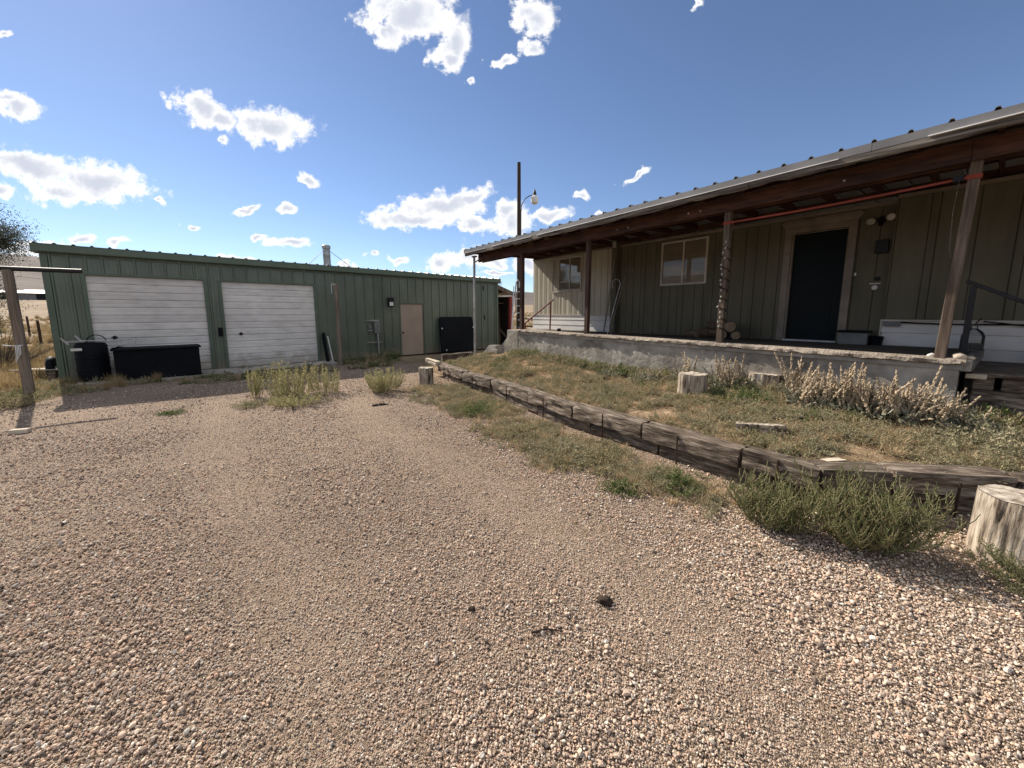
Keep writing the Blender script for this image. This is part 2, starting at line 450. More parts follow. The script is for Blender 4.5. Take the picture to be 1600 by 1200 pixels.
def gravel_base_mat():
    m = bpy.data.materials.new('gravel_bed')
    m.use_nodes = True
    nt = m.node_tree
    L = nt.links.new
    pr = nt.nodes['Principled BSDF']
    pr.inputs['Roughness'].default_value = .95
    pr.inputs['Specular IOR Level'].default_value = .2
    tcn = nt.nodes.new('ShaderNodeTexCoord')

    def vor(sc, feat='F1'):
        v = nt.nodes.new('ShaderNodeTexVoronoi')
        v.feature = feat
        v.inputs['Scale'].default_value = sc
        L(tcn.outputs['Object'], v.inputs['Vector'])
        return v

    def ramp(sock, stops, inter='LINEAR'):
        rp = nt.nodes.new('ShaderNodeValToRGB')
        rp.color_ramp.interpolation = inter
        e = rp.color_ramp.elements
        while len(e) < len(stops):
            e.new(.5)
        for i, (p, c) in enumerate(stops):
            e[i].position = p
            e[i].color = (*c, 1)
        L(sock, rp.inputs[0])
        return rp.outputs[0]
    pal = [(0, (0.089, 0.066, 0.049)), (0.16, (0.299, 0.223, 0.164)), (0.36, (0.534, 0.404, 0.308)), (0.54, (0.256, 0.205, 0.166)), (0.68, (0.597, 0.478, 0.376)), (0.84, (0.427, 0.290, 0.207)), (0.93, (0.697, 0.599, 0.487))]
    va, vb = vor(75), vor(170)
    sp = nt.nodes.new('ShaderNodeSeparateColor')
    L(va.outputs['Color'], sp.inputs[0])
    ca = ramp(sp.outputs[0], pal, 'CONSTANT')
    sp2 = nt.nodes.new('ShaderNodeSeparateColor')
    L(vb.outputs['Color'], sp2.inputs[0])
    cb = ramp(sp2.outputs[0], pal, 'CONSTANT')
    nz = nt.nodes.new('ShaderNodeTexNoise')
    nz.inputs['Scale'].default_value = 1.1
    nz.inputs['Detail'].default_value = 5
    L(tcn.outputs['Object'], nz.inputs['Vector'])
    fine = ramp(nz.outputs[0], [(.42, (0, 0, 0)), (.58, (1, 1, 1))])
    mx_ = nt.nodes.new('ShaderNodeMix')
    mx_.data_type = 'RGBA'
    L(fine, mx_.inputs[0])
    L(ca, mx_.inputs[6])
    L(cb, mx_.inputs[7])
    nz2 = nt.nodes.new('ShaderNodeTexNoise')
    nz2.inputs['Scale'].default_value = .55
    nz2.inputs['Detail'].default_value = 6
    L(tcn.outputs['Object'], nz2.inputs['Vector'])
    tone = ramp(nz2.outputs[0], [(.3, (.78, .74, .72)), (.7, (1.08, 1.05, 1.0))])
    mu = nt.nodes.new('ShaderNodeMix')
    mu.data_type = 'RGBA'
    mu.blend_type = 'MULTIPLY'
    mu.inputs[0].default_value = 1
    L(mx_.outputs[2], mu.inputs[6])
    L(tone, mu.inputs[7])
    at_ = nt.nodes.new('ShaderNodeAttribute')
    at_.attribute_name = 'fines'
    dm = nt.nodes.new('ShaderNodeMath')
    dm.operation = 'MULTIPLY'
    L(at_.outputs['Fac'], dm.inputs[0])
    dm.inputs[1].default_value = .3
    dmx = nt.nodes.new('ShaderNodeMix')
    dmx.data_type = 'RGBA'
    L(dm.outputs[0], dmx.inputs[0])
    L(mu.outputs[2], dmx.inputs[6])
    fin = ramp(sp2.outputs[1], [(0, (.37, .27, .195)), (.5, (.50, .378, .28)), (1, (.61, .475, .355))])
    L(fin, dmx.inputs[7])
    L(dmx.outputs[2], pr.inputs['Base Color'])
    ad = nt.nodes.new('ShaderNodeMath')
    ad.operation = 'ADD'
    L(va.outputs['Distance'], ad.inputs[0])
    L(vb.outputs['Distance'], ad.inputs[1])
    bn = nt.nodes.new('ShaderNodeBump')
    bn.invert = True
    bn.inputs['Strength'].default_value = 1.0
    bn.inputs['Distance'].default_value = .02
    L(ad.outputs[0], bn.inputs['Height'])
    L(bn.outputs[0], pr.inputs['Normal'])
    return m


M['gravel'] = gravel_base_mat()


def pebble_mat():
    m = bpy.data.materials.new('pebble_stone')
    m.use_nodes = True
    nt = m.node_tree
    L = nt.links.new
    pr = nt.nodes['Principled BSDF']
    pr.inputs['Roughness'].default_value = .95
    pr.inputs['Specular IOR Level'].default_value = .08
    oi = nt.nodes.new('ShaderNodeObjectInfo')
    rp = nt.nodes.new('ShaderNodeValToRGB')
    rp.color_ramp.interpolation = 'LINEAR'
    e = rp.color_ramp.elements
    pal = [(0, (0.115, 0.092, 0.078)), (0.12, (0.310, 0.235, 0.182)), (0.28, (0.540, 0.407, 0.307)), (0.42, (0.402, 0.321, 0.260)), (0.56, (0.643, 0.492, 0.370)), (0.68, (0.505, 0.321, 0.223)), (0.8, (0.701, 0.574, 0.450)), (0.92, (0.321, 0.286, 0.257)), (1, (0.796, 0.734, 0.614))]
    while len(e) < len(pal):
        e.new(.5)
    for i, (p, c) in enumerate(pal):
        e[i].position = p
        e[i].color = (*c, 1)
    L(oi.outputs['Random'], rp.inputs[0])
    tcn = nt.nodes.new('ShaderNodeTexCoord')
    nz = nt.nodes.new('ShaderNodeTexNoise')
    nz.inputs['Scale'].default_value = 2.5
    nz.inputs['Detail'].default_value = 5
    L(tcn.outputs['Object'], nz.inputs['Vector'])
    mr = nt.nodes.new('ShaderNodeMapRange')
    mr.inputs['From Min'].default_value = .3
    mr.inputs['From Max'].default_value = .7
    mr.inputs['To Min'].default_value = .8
    mr.inputs['To Max'].default_value = 1.15
    L(nz.outputs[0], mr.inputs[0])
    mm = nt.nodes.new('ShaderNodeVectorMath')
    mm.operation = 'SCALE'
    L(rp.outputs[0], mm.inputs[0])
    L(mr.outputs[0], mm.inputs['Scale'])
    L(mm.outputs[0], pr.inputs['Base Color'])
    return m


M['pebble'] = pebble_mat()

# ------------------------------------------------------------------ building helpers


class MB:
    def __init__(self):
        self.v, self.f = [], []

    def add(self, vs, fs):
        o = len(self.v)
        self.v += [tuple(p) for p in vs]
        self.f += [tuple(i + o for i in q) for q in fs]
        return self

    def box(self, x0, x1, y0, y1, z0, z1):
        return self.add([(x0, y0, z0), (x1, y0, z0), (x1, y1, z0), (x0, y1, z0), (x0, y0, z1), (x1, y0, z1), (x1, y1, z1), (x0, y1, z1)],
                        [(0, 3, 2, 1), (4, 5, 6, 7), (0, 1, 5, 4), (1, 2, 6, 5), (2, 3, 7, 6), (3, 0, 4, 7)])

    def bar(self, p, q, w, h, up=(0, 0, 1)):
        p, q = Vector(p), Vector(q)
        d = (q - p).normalized()
        s = d.cross(Vector(up))
        if s.length < 1e-4:
            s = d.cross(Vector((1, 0, 0)))
        s.normalize()
        t = s.cross(d)
        vs = []
        for c in (p, q):
            for (a, b) in ((-1, -1), (1, -1), (1, 1), (-1, 1)):
                vs.append(c + s * a * w / 2 + t * b * h / 2)
        return self.add(vs, [(0, 1, 2, 3), (7, 6, 5, 4), (0, 4, 5, 1), (1, 5, 6, 2), (2, 6, 7, 3), (3, 7, 4, 0)])

    def prism(self, prof, axis, a, b):
        """closed profile of 2-D points, extruded along axis ('x': points are (y,z); 'y': (x,z); 'z': (x,y))"""
        n = len(prof)

        def pt(p, t):
            return {'x': (t, p[0], p[1]), 'y': (p[0], t, p[1]), 'z': (p[0], p[1], t)}[axis]
        vs = [pt(p, a) for p in prof] + [pt(p, b) for p in prof]
        fs = [(i, (i + 1) % n, n + (i + 1) % n, n + i) for i in range(n)]
        fs += [tuple(reversed(range(n))), tuple(range(n, 2 * n))]
        return self.add(vs, fs)

    def tube(self, pts, r, n=8, cap=True):
        pts = [Vector(p) for p in pts]
        k = len(pts)
        rs = r if isinstance(r, (list, tuple)) else [r] * k
        vs, fs = [], []
        ref = None
        for i, p in enumerate(pts):
            d = (pts[min(i + 1, k - 1)] - pts[max(i - 1, 0)]).normalized()
            if ref is None:
                ref = d.cross(Vector((0, 0, 1)))
                if ref.length < 1e-3:
                    ref = Vector((1, 0, 0))
            s = (ref - d * ref.dot(d)).normalized()
            ref = s
            t = d.cross(s)
            for j in range(n):
                a = 2 * math.pi * j / n
                vs.append(p + (s * math.cos(a) + t * math.sin(a)) * rs[i])
        for i in range(k - 1):
            for j in range(n):
                j2 = (j + 1) % n
                fs.append((i * n + j, i * n + j2, (i + 1) * n + j2, (i + 1) * n + j))
        if cap:
            fs.append(tuple(reversed(range(n))))
            fs.append(tuple(range((k - 1) * n, k * n)))
        return self.add(vs, fs)

    def _lathe(self, prof, c=(0, 0, 0), n=16):
        vs, fs = [], []
        for r, z in prof:
            for j in range(n):
                a = 2 * math.pi * j / n
                vs.append((c[0] + r * math.cos(a), c[1] + r * math.sin(a), c[2] + z))
        k = len(prof)
        for i in range(k - 1):
            for j in range(n):
                j2 = (j + 1) % n
                fs.append((i * n + j, i * n + j2, (i + 1) * n + j2, (i + 1) * n + j))
        fs.append(tuple(reversed(range(n))))
        fs.append(tuple(range((k - 1) * n, k * n)))
        return self.add(vs, fs)

    def obj(self, name, m, parent=None, smooth=False, bevel=0.0, loc=None, rotz=0.0):
        me = bpy.data.meshes.new(name)
        me.from_pydata(self.v, [], self.f)
        return mesh_obj(name, me, m, parent, smooth, bevel, loc, rotz)


def mesh_obj(name, me, m, parent=None, smooth=False, bevel=0.0, loc=None, rotz=0.0):
    me.validate()
    if isinstance(m, str):
        m = M[m]
    if m is not None:
        me.materials.append(m)
    if smooth:
        me.polygons.foreach_set('use_smooth', [True] * len(me.polygons))
        if smooth != 'all':
            me.set_sharp_from_angle(angle=R(40))
    o = bpy.data.objects.new(name, me)
    COL.objects.link(o)
    if parent is not None:
        o.parent = parent
    if loc:
        o.location = loc
    if rotz:
        o.rotation_euler = (0, 0, rotz)
    if bevel:
        b = o.modifiers.new('edge', 'BEVEL')
        b.width = bevel
        b.segments = 2
        b.limit_method = 'ANGLE'
    return o


def tag(o, label=None, cat=None, group=None, kind=None):
    if label:
        o['label'] = label
    if cat:
        o['category'] = cat
    if group:
        o['group'] = group
    if kind:
        o['kind'] = kind
    return o


def thing(name, label, cat, loc=(0, 0, 0), rotz=0.0, group=None):
    o = bpy.data.objects.new(name, None)
    o.empty_display_size = .2
    o.location = loc
    o.rotation_euler = (0, 0, rotz)
    COL.objects.link(o)
    return tag(o, label, cat, group)


def part_group(name, parent):
    o = bpy.data.objects.new(name, None)
    o.empty_display_size = .1
    COL.objects.link(o)
    o.parent = parent
    return o


def np_mesh(name, V, F):
    me = bpy.data.meshes.new(name)
    me.from_pydata(np.asarray(V).tolist(), [], np.asarray(F).tolist() if isinstance(F, np.ndarray) else F)
    return me


def fbm(x, y, z=0.0, o=3):
    return mnoise.fractal(Vector((x, y, z)), 1.0, 2.0, o)


# ------------------------------------------------------------------ places
GA, GANG = Vector((-10.99, 9.234, 0)), R(42.1)     # green garage: left front corner, facade direction
HA, HANG = Vector((.738, 13.41, 0)), R(-51.5)      # house: far front corner, wall direction
gd, gb = Vector((math.cos(GANG), math.sin(GANG), 0)), Vector((-math.sin(GANG), math.cos(GANG), 0))
hd, hb = Vector((math.cos(HANG), math.sin(HANG), 0)), Vector((-math.sin(HANG), math.cos(HANG), 0))


def gw(u, y, z=0.0):
    return GA + gd * u + gb * y + Vector((0, 0, z))


def hw(u, y, z=0.0):
    return HA + hd * u + hb * y + Vector((0, 0, z))


def to_g(p):
    d = Vector((p[0], p[1], 0)) - GA
    return d.dot(gd), d.dot(gb)


def to_h(p):
    d = Vector((p[0], p[1], 0)) - HA
    return d.dot(hd), d.dot(hb)


# retaining wall line (front top edge), from the far stump to beyond the steps
TL = [(-1.98, 10.10), (-1.13, 8.63), (-.44, 7.68), (.26, 6.45), (.86, 5.40), (1.56, 4.49), (2.24, 3.61), (2.63, 3.11), (3.2, 3.05), (4.09, 2.92), (5.3, 2.74), (6.6, 2.55)]


def _tl_back(d):
    """the timber line moved d towards the bed"""
    out = []
    for i, (x, y) in enumerate(TL):
        n = [0.0, 0.0]
        for (p, q) in ((i - 1, i), (i, i + 1)):
            if p < 0 or q >= len(TL):
                continue
            dx, dy = TL[q][0] - TL[p][0], TL[q][1] - TL[p][1]
            l = math.hypot(dx, dy)
            n[0] -= dy / l
            n[1] += dx / l
        l = math.hypot(*n)
        out.append((x + n[0] / l * d, y + n[1] / l * d))
    return out


_TB = _tl_back(.225)
BED_T = [(-2.9, 12.6, .02), (-2.45, 11.3, .10), (_TB[0][0], _TB[0][1], .30)] + [(x, y, .315) for x, y in _TB[1:]]
BED_Q = [(-1.0, 15.2, .10), (-.35, 13.0, .42), (.0, 11.6, .55), (.35, 10.3, .58), (.95, 9.55, .54), (1.7, 8.62, .50), (2.35, 7.8, .47), (3.05, 6.95, .49), (3.6, 6.27, .52), (4.25, 5.45, .54), (5.0, 4.5, .52), (5.75, 4.1, .46), (7.2, 3.7, .36), (8.6, 3.3, .34)]


def poly_at(P, t):
    n = len(P) - 1
    i = min(int(t * n), n - 1)
    f = t * n - i
    return tuple(a + (b - a) * f for a, b in zip(P[i], P[i + 1]))


def timber_side(p):
    """distance to the retaining wall line; positive on the bed side"""
    best, sg = 1e9, -1
    for (a, b) in zip(TL[:-1], TL[1:]):
        ax, ay = a
        bx, by = b
        dx, dy = bx - ax, by - ay
        t = max(0, min(1, ((p[0] - ax) * dx + (p[1] - ay) * dy) / (dx * dx + dy * dy)))
        qx, qy = ax + dx * t, ay + dy * t
        d = math.hypot(p[0] - qx, p[1] - qy)
        if d < best:
            best = d
            sg = 1 if (dx * (p[1] - ay) - dy * (p[0] - ax)) > 0 else -1
    return best * sg


def yard_z(x, y):
    return .014 * math.sin(x * 1.3 + .4 * y) * math.sin(y * .9 - .5 * x) + .02 * fbm(x * .55, y * .55, 3.1, 3)

# ------------------------------------------------------------------ terrain
def far_height(x, y):
    r = math.hypot(x, y)
    th = math.degrees(math.atan2(x, y))            # 0 straight ahead, + to the right
    h = 0.0
    if r > 24:
        t = min(1, (r - 24) / 200)
        h += 6.4 * t * t * (3 - 2 * t) * .55 + 6.4 * .45 * t
        h += .25 * fbm(x * .03, y * .03, 1.0) * min(1, (r - 24) / 40)
    if r > 330:
        s = min(1, (r - 330) / 640)
        s = s * s * (3 - 2 * s)
        ridge = 44 + 32 * max(0.0, min(1.0, (-th - 15) / 30)) + 9 * fbm(th * .06, 2.2, .5, 4) + 5 * fbm(th * .25, 7.7, .5, 3)
        if r > 980:
            ridge *= max(.3, 1 - (r - 980) / 1500)
        h += ridge * s
    return h


rings = [0, 1.5, 3, 5, 8, 11, 14, 17, 20, 24, 28, 33, 39, 46, 55, 66, 80, 96, 115, 140, 170, 210, 260, 330, 400, 480, 560, 640, 720, 800, 880, 980, 1100, 1300, 1600, 2000, 2600, 3400]
NA = 240
gv, gf = [(0, 0, -.03)], []
for ri, r in enumerate(rings[1:]):
    for j in range(NA):
        a = 2 * math.pi * j / NA
        x, y = r * math.sin(a), r * math.cos(a)
        gv.append((x, y, far_height(x, y) - .03 + (.04 * fbm(x * .2, y * .2) if r > 18 else 0)))
for j in range(NA):
    gf.append((0, 1 + (j + 1) % NA, 1 + j))
n_in = 22
hf = []
hv_map = {}
for ri in range(len(rings) - 2):
    for j in range(NA):
        q = (1 + ri * NA + j, 1 + ri * NA + (j + 1) % NA, 1 + (ri + 1) * NA + (j + 1) % NA, 1 + (ri + 1) * NA + j)
        (gf if rings[ri + 1] < 330 else hf).append(q)
ng = 1 + NA * (rings.index(330))
tag(mesh_obj('ground', np_mesh('ground', gv[:ng], gf), 'field', smooth='all'), 'dry grass plain around the yard', kind='structure')
off = 1 + NA * (rings.index(330) - 1)
tag(mesh_obj('hills', np_mesh('hills', gv[off:], [tuple(i - off for i in q) for q in hf]), 'hill', smooth='all'), 'low sagebrush hills on the skyline', kind='structure')

# gravel yard: one sheet with slight ruts


def in_yard(x, y):
    u, b = to_g((x, y))
    edge = -2.35 + .35 * fbm(u * .8, 4.4) + (.75 if u > 5.5 else 0)
    if b > edge:
        return False
    if x < -8.6 + .5 * fbm(y * .6, 9.1) - .1 * (6 - y):
        return False
    ts = timber_side((x, y))
    return ts < .03 and y > -6.5 and x < 9 and y < 13.5


TRACKS = [[(-3.0, 7.4), (-2.3, 6.0), (-.9, 4.3), (.25, 2.95), (.85, 2.0), (1.2, 1.2), (1.4, .2), (1.9, -3)], [(-5.4, 7.0), (-3.5, 4.4), (-2.0, 2.75), (-1.0, 1.7), (-.5, .9), (-.2, 0), (.2, -3)]]   # wheel tracks


def track_d(x, y):
    best = np.full(x.shape, 9.0)
    for T in TRACKS:
        for (a, b) in zip(T[:-1], T[1:]):
            dx, dy = b[0] - a[0], b[1] - a[1]
            t = np.clip(((x - a[0]) * dx + (y - a[1]) * dy) / (dx * dx + dy * dy), 0, 1)
            best = np.minimum(best, np.hypot(x - a[0] - dx * t, y - a[1] - dy * t))
    return best



xs = np.arange(-13, 9.01, .16)
ys = np.arange(-7, 13.6, .16)
idx = {}
vs, fs = [], []
for i, x in enumerate(xs):
    for j, y in enumerate(ys):
        idx[i, j] = len(vs)
        vs.append((x, y, yard_z(x, y)))
for i in range(len(xs) - 1):
    for j in range(len(ys) - 1):
        cx, cy = xs[i] + .08, ys[j] + .08
        u, b = to_g((cx, cy))
        if b < -1.3 and timber_side((cx, cy)) < .35 and cx > -9.6:
            fs.append((idx[i, j], idx[i + 1, j], idx[i + 1, j + 1], idx[i, j + 1]))
used = sorted({k for q in fs for k in q})
rm = {k: n for n, k in enumerate(used)}
gy_me = np_mesh('gravel_yard', [vs[k] for k in used], [tuple(rm[k] for k in q) for q in fs])
fa = gy_me.attributes.new('fines', 'FLOAT', 'POINT')
ux, uy = np.array([vs[k][0] for k in used]), np.array([vs[k][1] for k in used])
fa.data.foreach_set('value', np.clip(1 - (track_d(ux, uy) - .10) / .40, 0, 1).astype(np.float32))
tag(mesh_obj('gravel_yard', gy_me, 'gravel', smooth='all'),
    'pinkish tan gravel yard with faint wheel tracks', kind='structure')

# raised bed between the timbers and the porch
NU, NV = 90, 26
bv, bf = [], []


def bed_pt(s, t):
    a, b = poly_at(BED_T, s), poly_at(BED_Q, s)
    x, y, z = (a[k] + (b[k] - a[k]) * t for k in range(3))
    e = min(1, t * 6, (1 - t) * 8 + .3)
    z += (.025 * fbm(x * .9, y * .9, 5.0) + .018 * fbm(x * 5, y * 5, 2.0)) * e
    return x, y, z


def bed_z(x, y):
    best = None
    for s in np.linspace(0, 1, 46):
        a, b = poly_at(BED_T, s), poly_at(BED_Q, s)
        dx, dy = b[0] - a[0], b[1] - a[1]
        t = max(0, min(1, ((x - a[0]) * dx + (y - a[1]) * dy) / (dx * dx + dy * dy)))
        d = math.hypot(x - a[0] - dx * t, y - a[1] - dy * t)
        if best is None or d < best[0]:
            best = (d, s, t)
    return bed_pt(best[1], best[2])[2]


for i in range(NU + 1):
    for j in range(NV + 1):
        bv.append(bed_pt(i / NU, j / NV))
for i in range(NU):
    for j in range(NV):
        k = i * (NV + 1) + j
        bf.append((k, k + 1, k + NV + 2, k + NV + 1))
for i in range(NU + 1):
    a = bv[i * (NV + 1)]
    bv.append((a[0] + .02, a[1] + .02, -.05))
b0 = (NU + 1) * (NV + 1)
for i in range(NU):
    bf.append((i * (NV + 1), (i + 1) * (NV + 1), b0 + i + 1, b0 + i))
tag(mesh_obj('planting_bed', np_mesh('planting_bed', bv, bf), 'straw_soil', smooth='all'), 'raised bed of dry soil before the porch', kind='structure')

# concrete apron in front of the garage doors
ap = MB()
apv = [(.35, -1.0), (1.2, -1.22), (2.4, -1.05), (4.0, -1.02), (6.2, -.95), (6.3, .0), (.35, .0)]
ap.prism([tuple(gw(u, y)[:2]) for u, y in apv], 'z', -.05, .045)
tag(ap.obj('concrete_apron', 'concrete', bevel=.01), 'narrow concrete slab along the garage doors', kind='structure')

# ------------------------------------------------------------------ green garage
gar = thing('metal_garage', 'long dark green metal garage with two white overhead doors', 'garage', tuple(GA), GANG)
GL, GH, GD = 13.87, 3.09, 8.5
D1, D2, D3 = (.62, 2.97, .045, 2.61), (3.31, 5.87, .045, 2.60), (8.87, 9.98, .02, 2.09)
ribs = [0.10]
while ribs[-1] < GL - .2:
    ribs.append(ribs[-1] + .283 + .0075 * ribs[-1])
ribs[-1] = GL


def sheet_profile(a, b, rib):
    """(x, y) outline of one ribbed sheet strip, rib standing out towards -y at its start"""
    p = []
    if rib:
        p += [(a, 0), (a + .012, -.030), (a + .038, -.030), (a + .058, 0)]
    else:
        p += [(a, 0)]
    w = b - (a + .058)
    if w > .12:
        for f in (.36, .68):
            c = a + .058 + w * f
            p += [(c - .014, 0), (c - .007, -.005), (c + .007, -.005), (c + .014, 0)]
    p += [(b, 0), (b, .02), (a, .02)]
    return p


for a, b in zip(ribs[:-1], ribs[1:]):
    cuts = sorted({a, b} | {e for D in (D1, D2, D3) for e in D[:2] if a < e < b})
    for c, d in zip(cuts[:-1], cuts[1:]):
        if d - c < .004:
            continue
        mid = (c + d) / 2
        z0 = .03
        for D in (D1, D2, D3):
            if D[0] < mid < D[1]:
                z0 = D[3]
        MB().prism(sheet_profile(c, d, c == a), 'z', z0, GH).obj('wall_panel', 'green', gar)
# the other three walls
for nm, u0, sgn in (('end_wall', 0.0, 1), ('end_wall', GL, -1)):
    y = .03
    while y < GD - .01:
        y2 = min(y + .305, GD)
        pr = [(u0 + sgn * (-q[1]) * -1, q[0]) for q in sheet_profile(y, y2, True)]
        MB().prism([(u0 + sgn * q[1] if True else 0, q[0]) for q in sheet_profile(y, y2, True)], 'z', .0, 3.05).obj('wall_panel', 'green', gar)
        y = y2
MB().box(0.03, GL - .03, GD, GD + .02, 0, 3.0).obj('back_wall', 'green', gar)
# corner trims, door jambs and headers
for u in (.045, GL - .03):
    MB().box(u - .055, u + .055, -.038, .07, .0, GH).obj('corner_trim', 'green_trim', gar, bevel=.006)
for D in (D1, D2):
    for u in (D[0], D[1]):
        MB().box(u - .035, u + .035, -.036, .12, .0, D[3] + .03).obj('door_jamb', 'green_trim', gar, bevel=.004)
    MB().box(D[0] + .036, D[1] - .036, -.034, .12, D[3], D[3] + .05).obj('door_header', 'green_trim', gar, bevel=.004)
# eave trim box
MB().prism([(-.002, GH), (-.15, GH), (-.165, GH + .02), (-.165, GH + .165), (-.15, GH + .185), (-.002, GH + .185)], 'x', -.10, GL + .06).obj('eave_trim', 'green_trim', gar)
MB().box(-.12, -.004, -.17, .25, GH - .015, GH + .19).obj('eave_end_cap', 'green_trim', gar, bevel=.02)
MB().box(GL + .061, GL + .085, -.172, .25, GH - .02, GH + .19).obj('eave_end_cap', 'green_trim', gar, bevel=.02)
MB().box(.0, GL, -.022, -.003, GH - .07, GH - .002).obj('wall_cap_strip', 'green_trim', gar)
# roof sheets rising gently to a ridge
u = -.08
k = 0
while u < GL + .05:
    u2 = min(u + .30 + .006 * u, GL + .08)
    y0, y1, yr = -.17, GD / 2, GD + .15
    prof = [(u, 0), (u + .02, .029), (u + .052, .029), (u + .072, 0), (u2, 0)]
    z0, z1 = GH + .187, GH + .187 + .18
    mbx = MB()
    n = len(prof)
    vs = [(x, y0, z0 + z) for x, z in prof] + [(x, y1, z1 + z) for x, z in prof] + [(x, yr, z0 + z) for x, z in prof]
    vs += [(x, y, z - .012) for x, y, z in vs]
    f = []
    for s in range(2):
        for i in range(n - 1):
            f.append((s * n + i, s * n + i + 1, (s + 1) * n + i + 1, (s + 1) * n + i))
            f.append((3 * n + s * n + i, 3 * n + (s + 1) * n + i, 3 * n + (s + 1) * n + i + 1, 3 * n + s * n + i + 1))
    for i in range(n - 1):
        f.append((i, 3 * n + i, 3 * n + i + 1, i + 1))
    mbx.add(vs, f)
    mbx.obj('roof_panel', 'green', gar)
    u = u2
MB().box(.02, GL - .02, .02, GD, GH - .05, GH - .02).obj('ceiling', 'green', gar)
# overhead doors made of slats
for D, nsl in ((D1, 13), (D2, 13)):
    dg = part_group('garage_door', gar)
    h = (D[3] - D[2]) / nsl
    for i in range(nsl):
        a, b = D[2] + i * h, D[2] + (i + 1) * h
        jig = random.uniform(-.002, .002)
        prof = [(.06, a + .0015), (.043 + jig, a + .002), (.034 + jig, a + .022), (.034 + jig, a + h * .42), (.038 + jig, a + h * .47), (.034 + jig, a + h * .53), (.036 + jig, b - .02), (.042 + jig, b - .0025), (.06, b - .002)]
        MB().prism(prof, 'x', D[0] + .036, D[1] - .036).obj('slat', 'door_white', dg)
    MB().box(D[0], D[1], .061, .08, .0, D[3]).obj('backing', 'black_metal', dg)
    hz = 1.06
    hu = D[0] + .40
    hd_ = MB()
    hd_._lathe([(.045, 0), (.045, .012), (.02, .02), (.018, .05)], n=14)
    hd_.v = [(hu + x, .03 - z, hz + y) for x, y, z in hd_.v]
    hd_.box(hu - .06, hu + .06, -.035, -.02, hz - .012, hz + .012)
    hd_.obj('handle', 'black_metal', dg)
# personnel door
pd = MB().box(D3[0] + .06, D3[1] - .10, .015, .06, D3[2], D3[3] - .05).obj('entry_door', 'door_tan', gar, bevel=.004)
MB().box(D3[1] - .098, D3[1] - .06, .010, .06, D3[2], D3[3] - .05).obj('edge_strip', 'trim', pd)
fr = MB()
fr.box(D3[0], D3[0] + .055, -.02, .10, 0, D3[3])
fr.box(D3[1] - .055, D3[1], -.02, .10, 0, D3[3])
fr.box(D3[0] + .055, D3[1] - .055, -.02, .10, D3[3] - .045, D3[3])
fr.obj('door_frame', 'green_trim', gar)
kn = MB()._lathe([(.03, 0), (.03, .008), (.012, .012), (.012, .035), (.028, .045), (.03, .06), (.018, .072)], n=14)
kn.v = [(D3[0] + .13 + x, .015 - z, .92 + y) for x, y, z in kn.v]
kn.obj('knob', 'black_metal', pd, smooth=True)
MB().box(3.16, 3.26, -.075, -.031, 1.0, 1.26).obj('keypad', 'black_plastic', gar, bevel=.006)
# wall lamp by the entry door
wl = MB().box(8.40, 8.63, -.11, -.031, 1.93, 2.27).obj('wall_lamp', 'black_metal', gar, bevel=.01)
MB().box(8.44, 8.59, -.125, -.111, 1.96, 2.10).obj('lens', 'lens', wl, bevel=.006)
# electrical box on its channel supports
eb = MB().box(7.80, 8.02, -.16, -.045, .94, 1.38).obj('electrical_box', 'grey_plastic', gar, bevel=.006)
MB().tube([(7.93, -.10, .93), (7.94, -.10, .6), (7.95, -.10, .06)], .026, 10).obj('conduit', 'grey_metal', gar, smooth=True)
for (z, a, b) in ((1.41, 7.50, 8.02), (.60, 7.55, 8.08)):
    MB().box(a, b, -.072, -.031, z - .02, z + .02).obj('channel_strut', 'grey_metal', gar)
    for q in range(7):
        x = a + (b - a) * (q + .5) / 7
        MB().box(x - .016, x + .016, -.0745, -.0725, z - .007, z + .007).obj('slot', 'black_metal', gar)
mt = MB().box(7.60, 7.70, -.10, -.045, 1.10, 1.24).obj('meter_socket', 'grey_plastic', gar, bevel=.008)
MB().tube([(7.65, -.075, 1.10), (7.65, -.075, .25)], .014, 8).obj('conduit', 'green_trim', gar)
MB().box(7.56, 7.74, -.085, -.031, 1.03, 1.055).obj('bracket', 'grey_metal', gar)
for (uu, z) in ((13.03, 2.82), (13.09, 1.49)):
    MB().box(uu - .035, uu + .035, -.012, -.002, z - .11, z + .11).obj('slot', 'black_metal', gar)
# flue on the roof
fl_ = MB()._lathe([(.20, 0), (.20, .06), (.155, .24), (.15, .25), (.15, .36), (.158, .365), (.158, .38), (.15, .385), (.15, .62), (.155, .63), (.155, .67), (.15, .68), (.15, .93), (.175, .94), (.175, 1.06), (.12, 1.10)], n=20)
fl_.v = [(6.78 + x * .85, 1.5 + y * .85, GH + .24 + z * .8) for x, y, z in fl_.v]
flue = fl_.obj('flue', 'grey_metal', gar, smooth=True)
for (q, s) in (((6.00, 1.3), -1), ((7.75, 1.3), 1)):
    MB().tube([(6.78 + s * .13, 1.5, GH + .9), (q[0], q[1], GH + .25)], .009, 6).obj('guy_wire', 'black_metal', flue)

# ------------------------------------------------------------------ mobile home with porch roof
hou = thing('mobile_home', 'low olive and cream sided mobile home with a deep porch roof', 'house', tuple(HA), HANG)
ZF, ZT = 1.15, 3.45


